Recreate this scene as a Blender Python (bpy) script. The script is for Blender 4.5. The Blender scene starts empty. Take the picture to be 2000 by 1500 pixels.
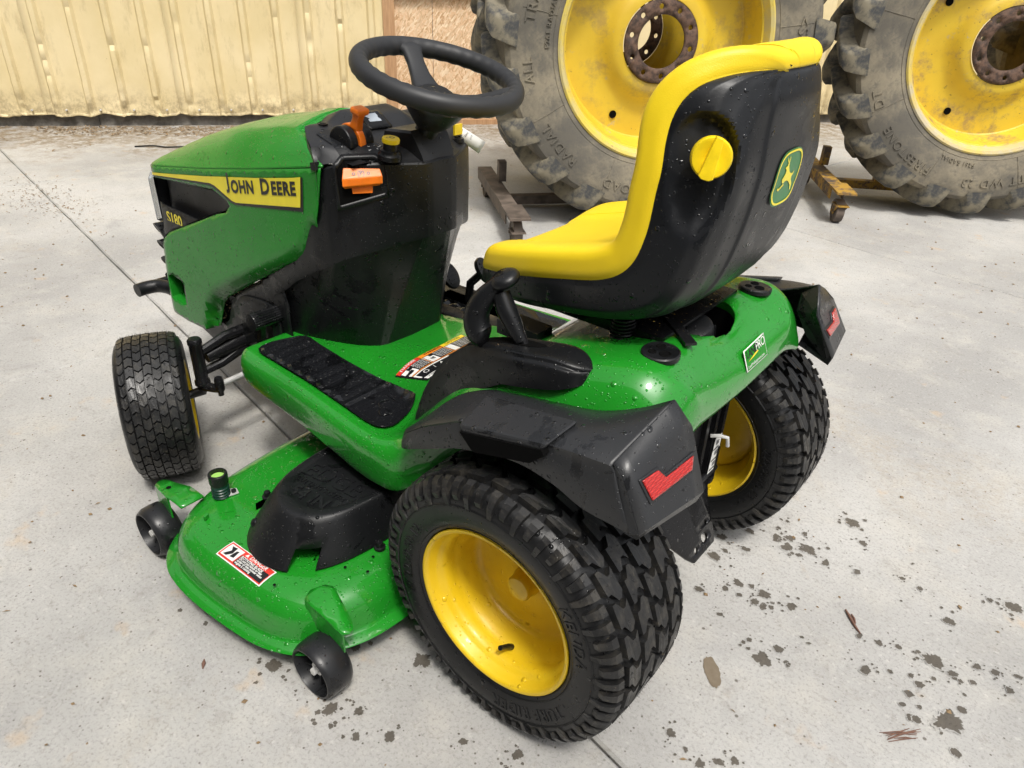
import bpy, bmesh, math, random
import numpy as np
from mathutils import Vector, Matrix, noise as mnoise
from mathutils.geometry import delaunay_2d_cdt
PI = math.pi
R = math.radians
random.seed(7)
scene = bpy.context.scene
COL = scene.collection

# ------------------------------------------------------------------ camera
cam_d = bpy.data.cameras.new('camera')
cam = bpy.data.objects.new('camera', cam_d)
COL.objects.link(cam)
cam_d.sensor_fit = 'HORIZONTAL'; cam_d.sensor_width = 36.0
cam_d.lens = 1427.7 / 2000 * 36
cam_d.clip_start = 0.02; cam_d.clip_end = 500
yaw, pitch, roll = -0.9037, 0.5295, 0.041
fw = Vector((math.cos(yaw) * math.cos(pitch), math.sin(yaw) * math.cos(pitch), -math.sin(pitch)))
rt = Vector((math.sin(yaw), -math.cos(yaw), 0)); up = rt.cross(fw)
r2 = math.cos(roll) * rt + math.sin(roll) * up
u2 = -math.sin(roll) * rt + math.cos(roll) * up
cm = Matrix((r2, u2, -fw)).transposed().to_4x4()
cm.translation = Vector((-0.5925, 1.2084, 1.3056))
cam.matrix_world = cm
scene.camera = cam

# ------------------------------------------------------------------ world, sun, exposure
SUN_AZ = R(146)      # direction towards the sun in the ground plane (from +x)
SUN_EL = R(62)
world = bpy.data.worlds.new('World'); scene.world = world
world.use_nodes = True
wn = world.node_tree; wn.nodes.clear()
wo = wn.nodes.new('ShaderNodeOutputWorld'); bg = wn.nodes.new('ShaderNodeBackground')
sky = wn.nodes.new('ShaderNodeTexSky'); sky.sky_type = 'NISHITA'; sky.sun_disc = False
sky.sun_elevation = SUN_EL; sky.sun_rotation = PI / 2 - SUN_AZ
sky.dust_density = 6.0; sky.air_density = 1.0; sky.ozone_density = 1.0
hs = wn.nodes.new('ShaderNodeHueSaturation'); hs.inputs['Saturation'].default_value = 0.22
bg.inputs['Strength'].default_value = 0.15
wn.links.new(sky.outputs[0], hs.inputs['Color']); wn.links.new(hs.outputs[0], bg.inputs['Color'])
wn.links.new(bg.outputs[0], wo.inputs['Surface'])
sl = bpy.data.lights.new('sun', 'SUN'); sl.energy = 1.9; sl.angle = R(8); sl.color = (1.0, .95, .87)
so = bpy.data.objects.new('sun', sl); COL.objects.link(so)
sd = Vector((math.cos(SUN_EL) * math.cos(SUN_AZ), math.cos(SUN_EL) * math.sin(SUN_AZ), math.sin(SUN_EL)))
so.rotation_euler = sd.to_track_quat('Z', 'Y').to_euler()
so.location = sd * 20
scene.view_settings.view_transform = 'Standard'
scene.view_settings.look = 'None'
scene.view_settings.gamma = 1.0
scene.view_settings.use_curve_mapping = False
scene.view_settings.exposure = 0.33
scene.render.engine = 'CYCLES'
scene.cycles.use_denoising = True
scene.cycles.max_bounces = 6; scene.cycles.transparent_max_bounces = 8

# ------------------------------------------------------------------ materials
class NT:
    def __init__(s, name):
        s.m = bpy.data.materials.new(name); s.m.use_nodes = True
        s.t = s.m.node_tree; s.b = s.t.nodes['Principled BSDF']
        s.tc = s.t.nodes.new('ShaderNodeTexCoord').outputs['Object']
    def n(s, typ, **kw):
        nd = s.t.nodes.new(typ)
        for k, v in kw.items():
            if hasattr(nd, k): setattr(nd, k, v)
        return nd
    def L(s, a, b): s.t.links.new(a, b)
    def val(s, sock, v):
        if hasattr(v, 'links') or hasattr(v, 'is_output'): s.L(v, sock)
        else: sock.default_value = v
    def math(s, op, a, b=0.0, c=0.0, clamp=False):
        nd = s.n('ShaderNodeMath', operation=op, use_clamp=clamp)
        s.val(nd.inputs[0], a); s.val(nd.inputs[1], b); s.val(nd.inputs[2], c)
        return nd.outputs[0]
    def noise(s, scale, detail=4, rough=.55, vec=None, dist=0.0):
        nd = s.n('ShaderNodeTexNoise'); nd.inputs['Scale'].default_value = scale
        nd.inputs['Detail'].default_value = detail; nd.inputs['Roughness'].default_value = rough
        nd.inputs['Distortion'].default_value = dist
        s.L(vec if vec is not None else s.tc, nd.inputs['Vector'])
        return nd.outputs['Fac']
    def vor(s, scale, feature='F1', vec=None, rnd=1.0):
        nd = s.n('ShaderNodeTexVoronoi', feature=feature); nd.inputs['Scale'].default_value = scale
        nd.inputs['Randomness'].default_value = rnd
        s.L(vec if vec is not None else s.tc, nd.inputs['Vector'])
        return nd
    def ramp(s, f, a, b, lo=0.0, hi=1.0):
        nd = s.n('ShaderNodeMapRange', interpolation_type='SMOOTHSTEP')
        s.L(f, nd.inputs['Value'])
        nd.inputs['From Min'].default_value = a; nd.inputs['From Max'].default_value = b
        nd.inputs['To Min'].default_value = lo; nd.inputs['To Max'].default_value = hi
        return nd.outputs[0]
    def mix(s, f, a, b):
        nd = s.n('ShaderNodeMix', data_type='RGBA')
        s.val(nd.inputs[0], f)
        for sock, v in ((nd.inputs[6], a), (nd.inputs[7], b)):
            if isinstance(v, tuple): sock.default_value = (*v[:3], 1)
            else: s.L(v, sock)
        return nd.outputs[2]
    def mapv(s, sc=(1, 1, 1), rot=(0, 0, 0), loc=(0, 0, 0)):
        nd = s.n('ShaderNodeMapping'); s.L(s.tc, nd.inputs[0])
        nd.inputs['Scale'].default_value = sc; nd.inputs['Rotation'].default_value = rot; nd.inputs['Location'].default_value = loc
        return nd.outputs[0]
    def bump(s, h, strength, dist, prev=None):
        nd = s.n('ShaderNodeBump'); s.L(h, nd.inputs['Height'])
        nd.inputs['Strength'].default_value = strength; nd.inputs['Distance'].default_value = dist
        if prev is not None: s.L(prev, nd.inputs['Normal'])
        return nd.outputs[0]
    def drops(s, amount=.5, big=True):
        """height of water beads standing on the surface"""
        hs_ = []
        for sc, thr, mx in ((185, 1 - amount * .85, .42),) + (((72, 1 - amount * .30, .40),) if big else ()):
            v = s.vor(sc)
            sep = s.n('ShaderNodeSeparateColor'); s.L(v.outputs['Color'], sep.inputs[0])
            r_ = s.ramp(sep.outputs[0], thr, 1.0, 0.0, mx)
            d = s.math('SUBTRACT', r_, v.outputs['Distance'])
            d = s.math('DIVIDE', d, .4, clamp=True)
            h = s.math('POWER', s.math('MAXIMUM', d, 0.0), .6)
            hs_.append(s.math('DIVIDE', h, sc / 60.0))
        h = hs_[0]
        if big: h = s.math('MAXIMUM', hs_[0], hs_[1])
        return h
    def out(s, col=None, rough=None, normal=None, **kw):
        if col is not None:
            if isinstance(col, tuple): s.b.inputs['Base Color'].default_value = (*col[:3], 1)
            else: s.L(col, s.b.inputs['Base Color'])
        if rough is not None: s.val(s.b.inputs['Roughness'], rough)
        if normal is not None: s.L(normal, s.b.inputs['Normal'])
        for k, v in kw.items():
            s.val(s.b.inputs[k.replace('_', ' ')], v)
        return s.m

def paint(name, col, rough=.22, coat=.6, amount=.5, dirt=.0, spec=.5):
    t = NT(name)
    n1 = t.noise(6, 3); c = t.mix(t.ramp(n1, .3, .7), tuple(x * .94 for x in col), tuple(min(1, x * 1.05) for x in col))
    if dirt: c = t.mix(t.math('MULTIPLY', t.ramp(t.noise(40, 6, .7), .5, .75), dirt), c, (.12, .09, .05))
    b = t.bump(t.noise(260, 2), .02, .001)
    if amount:
        h = t.drops(amount); b = t.bump(h, .85, .0045, b)
    m = t.out(c, t.ramp(t.noise(9, 3), .3, .7, rough * .8, rough * 1.25), b, Coat_Weight=coat, Coat_Roughness=.05, Specular_IOR_Level=spec)
    if amount: t.L(b, t.b.inputs['Coat Normal'])
    return m
def plastic(name, col=(.0070, .0075, .0085), rough=.40, amount=.4, grain=500, wet=.5, spec=.36):
    t = NT(name)
    b = t.bump(t.noise(grain, 2), .25, .0006)
    w = t.ramp(t.noise(11, 5, .6, dist=.6), .56, .60)
    w2 = t.math('MULTIPLY', w, wet)
    r_ = t.math('SUBTRACT', t.ramp(t.noise(7, 4), .3, .7, rough * .85, rough * 1.15), t.math('MULTIPLY', w2, rough * .75))
    h = t.drops(amount) if amount else None
    if h is not None:
        b = t.bump(h, .8, .004, b)
        r_ = t.math('SUBTRACT', r_, t.math('MULTIPLY', t.ramp(h, .0, .15), .25), clamp=True)
    c = t.mix(w2, col, tuple(x * .45 for x in col))
    c = t.mix(t.ramp(t.noise(3, 5), .35, .75), c, tuple(x * 1.25 for x in col)) if wet < .3 else c
    return t.out(c, r_, b, Specular_IOR_Level=spec)
def simple(name, col, rough=.5, metal=0.0, nscale=30, var=.12, bump=.1, **kw):
    t = NT(name)
    n1 = t.noise(nscale, 5)
    c = t.mix(t.ramp(n1, .3, .7), tuple(x * (1 - var) for x in col), tuple(min(1, x * (1 + var)) for x in col))
    b = t.bump(t.noise(nscale * 6, 3), bump, .001)
    return t.out(c, t.ramp(n1, .3, .7, rough * .9, rough * 1.1), b, Metallic=metal, **kw)

M = {}
M['green'] = paint('green_paint', (.011, .215, .014), .30, .9, .85, spec=.2)
M['green_hood'] = paint('green_hood_plastic', (.012, .205, .016), .22, .0, .95, spec=.42)
M['rim_yellow'] = paint('yellow_rim_paint', (.74, .50, .012), .36, .12, .4)
def vinyl():
    t = NT('yellow_vinyl'); c = t.mix(t.ramp(t.noise(5, 5), .3, .7), (.80, .57, .012), (.87, .64, .016))
    c = t.mix(t.ramp(t.noise(24, 6, .7), .58, .75, 0, .25), c, (.60, .41, .01))
    b = t.bump(t.vor(620).outputs['Distance'], .22, .0008); b = t.bump(t.noise(13, 5, .6), .12, .006, b)
    return t.out(c, .44, b, Specular_IOR_Level=.4)
M['seat_yellow'] = vinyl()
M['black'] = plastic('black_plastic')
M['black_flare'] = plastic('black_flare_plastic', (.021, .022, .024), .38, .6, 420, .75, .5)
M['black_dry'] = plastic('black_plastic_dry', (.0125, .013, .0145), .42, .15, 700, .15, .5)
M['black_shell'] = plastic('black_seat_shell', (.011, .012, .014), .38, .5, 230, .3)
M['black_metal'] = plastic('black_painted_steel', (.009, .009, .010), .25, .35, 300, .5)
M['grip'] = plastic('grey_black_rim_foam', (.022, .023, .025), .55, 0, 600, .1, .4)
M['rubber_mat'] = plastic('wet_rubber_mat', (.008, .0085, .010), .18, .6, 300, .9, .6)
M['rubber'] = plastic('tyre_rubber', (.0095, .0098, .0105), .40, .35, 350, .4)
def tread_mat():
    t = NT('dusty_tread_rubber'); d = t.ramp(t.noise(26, 6, .75), .46, .66)
    c = t.mix(d, (.011, .0112, .0118), (.036, .033, .028)); c = t.mix(t.ramp(t.noise(130, 4, .7), .62, .72, 0, .7), c, (.10, .085, .06))
    b = t.bump(t.noise(300, 3), .35, .001); b = t.bump(t.drops(.3), .7, .004, b)
    return t.out(c, t.ramp(t.noise(9, 4), .4, .62, .30, .62), b, Specular_IOR_Level=.45)
M['tread'] = tread_mat()
M['gauge'] = plastic('gauge_wheel_plastic', (.014, .0145, .016), .36, .25, 500, .5)
M['steel'] = simple('zinc_steel', (.62, .62, .60), .38, .35)
M['orange'] = simple('orange_plastic', (.85, .19, .01), .35)
M['yellow_knob'] = simple('yellow_plastic', (.85, .62, .01), .35)
M['stripe'] = simple('yellow_decal', (.90, .76, .035), .35, var=.04, bump=.02)
M['decal_black'] = simple('black_decal', (.01, .01, .011), .3)
M['decal_white'] = simple('white_decal', (.75, .75, .72), .4, var=.05)
M['decal_red'] = simple('red_decal', (.62, .035, .02), .35, var=.05)
M['decal_orange'] = simple('orange_decal', (.80, .25, .02), .35, var=.05)
M['decal_yellow'] = simple('yellow_label', (.82, .60, .03), .35, var=.05)
M['decal_green'] = simple('green_emblem', (.035, .19, .055), .35, var=.05)
M['grey_decal'] = simple('grey_print', (.16, .16, .165), .4)
M['dark'] = simple('cavity_shade', (.004, .004, .004), .9, Specular_IOR_Level=.05)  # near-black without gloss; the shade inside openings is put into this colour
M['hose_green'] = simple('dark_green_hose_cap', (.006, .035, .025), .35)
M['bud'] = simple('light_green_plug', (.30, .55, .12), .4)
t = NT('red_reflector'); v = t.vor(330, rnd=.0)
M['reflector'] = t.out(t.mix(t.ramp(v.outputs['Distance'], .2, .6), (.62, .03, .022), (.34, .01, .01)), .16, t.bump(v.outputs['Distance'], .5, .002), Coat_Weight=.7)
t = NT('clear_lens'); M['lens'] = t.out((.85, .87, .88), .08, None, Transmission_Weight=.75, IOR=1.45)
t = NT('display_glass'); M['lcd'] = t.out((.42, .47, .52), .12)

# ------------------------------------------------------------------ mesh helpers
def link(o, parent=None):
    COL.objects.link(o)
    if parent is not None: o.parent = parent
    return o
def mesh_obj(name, verts, faces, mat, parent=None, smooth=True, ang=35, mats=None):
    me = bpy.data.meshes.new(name)
    me.from_pydata([tuple(v) for v in verts], [], [tuple(f) for f in faces])
    if smooth:
        me.polygons.foreach_set('use_smooth', [True] * len(me.polygons))
        try: me.set_sharp_from_angle(angle=R(ang))
        except Exception: pass
    for m in (mats or [mat]): me.materials.append(m if not isinstance(m, str) else M[m])
    me.update()
    return link(bpy.data.objects.new(name, me), parent)
def fix_normals(o):
    bm = bmesh.new(); bm.from_mesh(o.data)
    bmesh.ops.remove_doubles(bm, verts=bm.verts, dist=1e-5)
    bmesh.ops.recalc_face_normals(bm, faces=bm.faces)
    bm.to_mesh(o.data); bm.free(); return o
def bevel(o, w=.003, seg=2, ang=30):
    md = o.modifiers.new('bevel', 'BEVEL'); md.width = w; md.segments = seg; md.limit_method = 'ANGLE'; md.angle_limit = R(ang)
    md.harden_normals = False
    return o
def solid(o, t, off=-1):
    md = o.modifiers.new('solid', 'SOLIDIFY'); md.thickness = t; md.offset = off; return o
def subsurf(o, n=1):
    md = o.modifiers.new('sub', 'SUBSURF'); md.levels = n; md.render_levels = n; return o
class MB:
    """collects geometry for ONE mesh"""
    def __init__(s): s.v = []; s.f = []
    def add(s, verts, faces, mtx=None):
        k = len(s.v)
        for v in verts:
            v = Vector(v)
            s.v.append(tuple(mtx @ v if mtx is not None else v))
        s.f += [tuple(i + k for i in f) for f in faces]; return s
    def box(s, c, d, mtx=None, rot=None):
        x, y, z = (q / 2 for q in d)
        vs = [Vector((a, b, e)) for a in (-x, x) for b in (-y, y) for e in (-z, z)]
        if rot is not None: vs = [rot @ v for v in vs]
        vs = [v + Vector(c) for v in vs]
        return s.add(vs, [(0, 1, 3, 2), (4, 6, 7, 5), (0, 4, 5, 1), (2, 3, 7, 6), (0, 2, 6, 4), (1, 5, 7, 3)], mtx)
    def tube(s, pts, r, n=10, cap=True, mtx=None):
        pts = [Vector(p) for p in pts]; m = len(pts)
        rs = r if isinstance(r, (list, tuple)) else [r] * m
        rings = []; prev = None
        for i, p in enumerate(pts):
            d = (pts[min(i + 1, m - 1)] - pts[max(i - 1, 0)]).normalized()
            if prev is None:
                a = Vector((0, 0, 1)) if abs(d.z) < .9 else Vector((1, 0, 0))
                e1 = d.cross(a).normalized()
            else:
                e1 = (prev - d * prev.dot(d)).normalized()
            e2 = d.cross(e1); prev = e1
            rings.append([p + rs[i] * (math.cos(2 * PI * k / n) * e1 + math.sin(2 * PI * k / n) * e2) for k in range(n)])
        vs = [v for q in rings for v in q]; fs = []
        for i in range(m - 1):
            for k in range(n):
                fs.append((i * n + k, i * n + (k + 1) % n, (i + 1) * n + (k + 1) % n, (i + 1) * n + k))
        if cap: fs += [tuple(range(n))[::-1], tuple(range((m - 1) * n, m * n))]
        return s.add(vs, fs, mtx)
    def lathe(s, prof, n=48, axis='y', mtx=None, closed=False):
        """prof: (radius, offset along axis)"""
        vs = []; fs = []; m = len(prof)
        for r_, o in prof:
            for k in range(n):
                a = 2 * PI * k / n; c, d = r_ * math.cos(a), r_ * math.sin(a)
                vs.append({'y': (c, o, d), 'z': (c, d, o), 'x': (o, c, d)}[axis])
        for i in range(m - (0 if closed else 1)):
            j = (i + 1) % m
            for k in range(n):
                fs.append((i * n + k, i * n + (k + 1) % n, j * n + (k + 1) % n, j * n + k))
        return s.add(vs, fs, mtx)
    def prism(s, poly, h0, h1, plane='xy', mtx=None):
        """poly 2D, extruded from h0 to h1 along the missing axis"""
        def P(a, b, h): return {'xy': (a, b, h), 'xz': (a, h, b), 'yz': (h, a, b)}[plane]
        n = len(poly)
        vs = [P(a, b, h0) for a, b in poly] + [P(a, b, h1) for a, b in poly]
        fs = [tuple(range(n)), tuple(range(n, 2 * n))[::-1]] + [(i, n + i, n + (i + 1) % n, (i + 1) % n) for i in range(n)]
        return s.add(vs, fs, mtx)
    def build(s, name, mat, parent=None, smooth=True, ang=35, fix=True):
        o = mesh_obj(name, s.v, s.f, mat, parent, smooth, ang)
        if fix:
            fix_normals(o)
            if smooth:
                o.data.polygons.foreach_set('use_smooth', [True] * len(o.data.polygons)); o.data.set_sharp_from_angle(angle=R(ang))
        return o

def crm(P, n, closed=False):
    """resample polyline P (k,d) with Catmull-Rom to n points, parameter uniform in control index"""
    P = np.asarray(P, float); k = len(P); out = []
    ts = np.linspace(0, k if closed else k - 1, n, endpoint=not closed)
    for t_ in ts:
        i = int(min(math.floor(t_), (k - 1) if closed else (k - 2))); f = t_ - i
        if closed: p0, p1, p2, p3 = (P[(i + q) % k] for q in (-1, 0, 1, 2))
        else:
            p1, p2 = P[i], P[i + 1]
            p0 = P[i - 1] if i > 0 else 2 * p1 - p2
            p3 = P[i + 2] if i + 2 < k else 2 * p2 - p1
        out.append(.5 * (2 * p1 + (p2 - p0) * f + (2 * p0 - 5 * p1 + 4 * p2 - p3) * f * f + (3 * p1 - p0 - 3 * p2 + p3) * f ** 3))
    return np.array(out)
def arclen(P, n, closed=False, smooth=True):
    """resample to n points equally spaced in length"""
    Q = crm(P, 400, closed) if smooth else np.asarray(P, float)
    if closed: Q = np.vstack([Q, Q[:1]])
    s = np.r_[0, np.cumsum(np.linalg.norm(np.diff(Q, axis=0), axis=1))]
    t_ = np.linspace(0, s[-1], n, endpoint=not closed)
    return np.stack([np.interp(t_, s, Q[:, j]) for j in range(Q.shape[1])], 1)
def gridfaces(nu, nv, cu=False, cv=False, skip=None):
    fs = []
    for i in range(nu if cu else nu - 1):
        for j in range(nv if cv else nv - 1):
            if skip and skip(i, j): continue
            a, b = i, (i + 1) % nu; c, d = j, (j + 1) % nv
            fs.append((a * nv + c, b * nv + c, b * nv + d, a * nv + d))
    return fs
def surf(name, G, mat, parent=None, cu=False, cv=False, ang=40, thick=0, skip=None):
    nu, nv, _ = G.shape
    o = mesh_obj(name, G.reshape(-1, 3), gridfaces(nu, nv, cu, cv, skip), mat, parent, True, ang)
    if thick: solid(o, thick, 0)
    return o
def dense(G, nu, nv):
    """smooth a coarse control grid (a,b,3) to (nu,nv,3)"""
    G = np.asarray(G, float)
    A = np.stack([crm(G[:, j], nu) for j in range(G.shape[1])], 1)
    return np.stack([crm(A[i], nv) for i in range(nu)], 0)
def pt_in(poly, x, y):
    ins = False; n = len(poly); j = n - 1
    for i in range(n):
        xi, yi = poly[i]; xj, yj = poly[j]
        if (yi > y) != (yj > y) and x < (xj - xi) * (y - yi) / (yj - yi) + xi: ins = not ins
        j = i
    return ins
def patch(name, outline, fmap, mat, parent=None, holes=(), step=.02, thick=0, ang=30, extra=()):
    """polygon with holes, triangulated with inner points and carried onto a surface by fmap(a,b)->xyz"""
    vs = []; es = []
    for loop in [outline] + list(holes):
        pts = []
        for i in range(len(loop)):
            a = np.array(loop[i]); b = np.array(loop[(i + 1) % len(loop)])
            k = max(1, int(np.linalg.norm(b - a) / step))
            pts += [a + (b - a) * q / k for q in range(k)]
        s0 = len(vs); vs += [Vector((p[0], p[1])) for p in pts]
        es += [(s0 + i, s0 + (i + 1) % len(pts)) for i in range(len(pts))]
    nb = len(vs); B = np.array([(v.x, v.y) for v in vs])
    xs = np.arange(B[:, 0].min(), B[:, 0].max(), step); ys = np.arange(B[:, 1].min(), B[:, 1].max(), step)
    for i, x in enumerate(xs):
        for y in ys:
            y2 = y + (step / 2 if i % 2 else 0)
            if pt_in(outline, x, y2) and not any(pt_in(h, x, y2) for h in holes) and np.min(np.sum((B - (x, y2)) ** 2, 1)) > (step * .45) ** 2:
                vs.append(Vector((x, y2)))
    for p in extra: vs.append(Vector(p))
    ov, oe, of, *_ = delaunay_2d_cdt(vs, es, [], 1, 1e-7)
    fs = []
    for f in of:
        c = sum((ov[i] for i in f), Vector((0, 0))) / len(f)
        if pt_in(outline, c.x, c.y) and not any(pt_in(h, c.x, c.y) for h in holes): fs.append(tuple(f))
    o = mesh_obj(name, [fmap(v.x, v.y) for v in ov], fs, mat, parent, True, ang)
    if thick: solid(o, thick, 0)
    return o
def text_mesh(body, size=1.0, bold=0.0, align='LEFT', spacing=1.0, extrude=0.0, res=3):
    cu = bpy.data.curves.new('t', 'FONT'); cu.body = body; cu.size = size; cu.offset = bold
    cu.align_x = align; cu.align_y = 'CENTER'; cu.space_character = spacing; cu.extrude = extrude; cu.resolution_u = res
    ob = bpy.data.objects.new('t', cu); COL.objects.link(ob)
    dg = bpy.context.evaluated_depsgraph_get()
    me = bpy.data.meshes.new_from_object(ob.evaluated_get(dg))
    vs = [tuple(v.co) for v in me.vertices]; fs = [tuple(p.vertices) for p in me.polygons]
    bpy.data.objects.remove(ob); bpy.data.curves.remove(cu); bpy.data.meshes.remove(me)
    return vs, fs
def text_obj(name, body, fmap, mat, parent, size, **kw):
    """flat print carried by fmap(u,v,h) onto a surface"""
    vs, fs = text_mesh(body, size, **kw)
    return mesh_obj(name, [fmap(*v) for v in vs], fs, mat, parent, False)
def thing(name, label, cat, loc=(0, 0, 0), rotz=0, group=None):
    o = bpy.data.objects.new(name, None); COL.objects.link(o); o.empty_display_size = .1
    o.location = loc; o.rotation_euler = (0, 0, rotz)
    o['label'] = label; o['category'] = cat
    if group: o['group'] = group
    return o
def tag(o, label, cat, group=None):
    o['label'] = label; o['category'] = cat
    if group: o['group'] = group
    return o
def copy_tree(o, parent=None):
    c = o.copy(); COL.objects.link(c); c.parent = parent
    for ch in list(o.children): copy_tree(ch, c)
    return c
def lerp(a, b, t_): return a + (b - a) * t_
def cl(x, a=0., b=1.): return max(a, min(b, x))
def sst(x, a, b):
    t_ = cl((x - a) / (b - a)); return t_ * t_ * (3 - 2 * t_)

# ------------------------------------------------------------------ the yard
def concrete(name, wet=False):
    t = NT(name)
    big = t.noise(.8, 6, .6); mid = t.noise(5, 7, .68); fine = t.noise(140, 5, .75)
    c = t.mix(t.ramp(big, .34, .66), (.325, .32, .308), (.475, .468, .448))
    c = t.mix(t.math('MULTIPLY', t.ramp(t.noise(1.25, 7, .7, t.mapv(loc=(6, 3, 0)), .8), .55, .68), t.ramp(t.noise(40, 5, .75, t.mapv(loc=(1, 1, 5))), .36, .58, 0, .5)), c, (.37, .325, .26))
    c = t.mix(t.math('MULTIPLY', t.ramp(mid, .46, .72), .45), c, (.52, .495, .44))
    c = t.mix(t.math('MULTIPLY', t.ramp(t.noise(2.6, 7, .72, dist=.6), .55, .72), .55), c, (.30, .295, .29))
    c = t.mix(t.math('MULTIPLY', t.ramp(t.noise(11, 6, .7, t.mapv(loc=(9, 1, 0)), .4), .57, .68), .35), c, (.27, .255, .23))
    c = t.mix(t.math('MULTIPLY', t.ramp(t.noise(6.5, 4, .55, t.mapv(loc=(3, 7, 0))), .63, .72), .40), c, (.52, .37, .22))
    c = t.mix(t.math('MULTIPLY', t.ramp(t.noise(17, 5, .7, t.mapv(sc=(1, .35, 1), rot=(0, 0, .5), loc=(1, 5, 0))), .62, .74), .35), c, (.56, .55, .52))
    c = t.mix(t.math('MULTIPLY', t.ramp(fine, .48, .70), .62), c, (.19, .185, .175))
    c = t.mix(t.math('MULTIPLY', t.ramp(t.noise(34, 7, .8, t.mapv(loc=(4, 8, 1))), .54, .66), .45), c, (.24, .225, .20))
    c = t.mix(t.math('MULTIPLY', t.ramp(t.noise(70, 3, .6, t.mapv(loc=(2, 2, 2))), .58, .72), .35), c, (.58, .56, .53))
    v = t.vor(75); sp = t.n('ShaderNodeSeparateColor'); t.L(v.outputs['Color'], sp.inputs[0])
    spk = t.math('MULTIPLY', t.math('GREATER_THAN', sp.outputs[0], .86), t.ramp(v.outputs['Distance'], .10, .22, 1, 0))
    c = t.mix(t.math('MULTIPLY', spk, .8), c, (.09, .075, .06))
    v2 = t.vor(26); sp2 = t.n('ShaderNodeSeparateColor'); t.L(v2.outputs['Color'], sp2.inputs[0])
    spk2 = t.math('MULTIPLY', t.math('GREATER_THAN', sp2.outputs[0], .90), t.ramp(v2.outputs['Distance'], .06, .13, 1, 0))
    c = t.mix(t.math('MULTIPLY', spk2, .75), c, (.07, .055, .04))
    # dirt gathered along the foot of the wall
    d = t.n('ShaderNodeVectorMath', operation='DOT_PRODUCT'); t.L(t.tc, d.inputs[0]); d.inputs[1].default_value = (-.7801, .6257, 0)
    dist = t.math('SUBTRACT', d.outputs['Value'], -5.469)
    dn = t.math('ADD', dist, t.math('MULTIPLY', t.math('SUBTRACT', t.noise(2.2, 6, .7), .5), 2.2))
    dirt = t.ramp(dn, .25, 1.35, 1, 0)
    c = t.mix(t.math('MULTIPLY', dirt, t.ramp(t.noise(14, 6, .75), .34, .6)), c, t.mix(t.noise(45, 4), (.10, .072, .045), (.30, .24, .16)))
    b = t.bump(fine, .35, .004); b = t.bump(t.noise(30, 5), .25, .006, b)
    ro = t.ramp(mid, .3, .7, .78, .92)
    if wet:
        at_ = t.n('ShaderNodeAttribute', attribute_name='wet').outputs['Fac']
        w_ = t.math('ADD', at_, t.math('MULTIPLY', t.math('SUBTRACT', t.noise(95, 5, .7), .5), 1.3))
        w_ = t.math('MULTIPLY', t.ramp(w_, .30, .62), t.ramp(at_, .0, .25))
        dk_ = t.n('ShaderNodeVectorMath', operation='MULTIPLY'); t.L(c, dk_.inputs[0]); dk_.inputs[1].default_value = (.27, .245, .215)
        c = t.mix(w_, c, dk_.outputs[0]); ro = t.math('SUBTRACT', ro, t.math('MULTIPLY', w_, .34))
    return t.out(c, ro, b, Specular_IOR_Level=.25)
M['concrete'] = concrete('yard_concrete')
M['joint_dirt'] = simple('joint_dirt', (.11, .095, .075), .95, nscale=60, var=.3)
ground = mesh_obj('ground', [(-40, -40, -.045), (40, -40, -.045), (40, 40, -.045), (-40, 40, -.045)], [(0, 1, 2, 3)], 'joint_dirt', smooth=False)
ground['kind'] = 'structure'
JA = -.175
e1 = Vector((math.cos(JA), math.sin(JA), 0)); e2 = Vector((-math.sin(JA), math.cos(JA), 0))
E1 = [-9, 1.92, 4.5, 7.6, 11]; E2 = [-9.2, -6.04, -2.84, .36, 3.56, 6.8]
for i in range(len(E1) - 1):
    for j in range(len(E2) - 1):
        g = .0028
        x0, x1, y0, y1 = E1[i] + g, E1[i + 1] - g, E2[j] + g, E2[j + 1] - g
        ring = []; bv = .006
        def edge(o, z):
            pts = []
            for (a, b, c, d_) in ((x0 + o, y0 + o, x1 - o, y0 + o), (x1 - o, y0 + o, x1 - o, y1 - o), (x1 - o, y1 - o, x0 + o, y1 - o), (x0 + o, y1 - o, x0 + o, y0 + o)):
                n_ = 24
                for q in range(n_):
                    pts.append((lerp(a, c, q / n_), lerp(b, d_, q / n_), z))
            return pts
        L0 = edge(0, -.04); L1 = edge(0, -bv); L2 = edge(bv, 0)
        m = len(L0); rng = random.Random(i * 9 + j)
        for k in range(m):
            jit = rng.uniform(-.0022, .0022)
            for LL in (L1, L2):
                x, y, z = LL[k]; LL[k] = (x + jit, y + jit, z)
        vs = L0 + L1 + L2
        fs = [(a * m + k, a * m + (k + 1) % m, (a + 1) * m + (k + 1) % m, (a + 1) * m + k) for a in (0, 1) for k in range(m)] + [tuple(range(2 * m, 3 * m))]
        mesh_obj('concrete_slab', [e1 * v[0] + e2 * v[1] + Vector((0, 0, v[2])) for v in vs], fs, 'concrete', ground, smooth=False)

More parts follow.
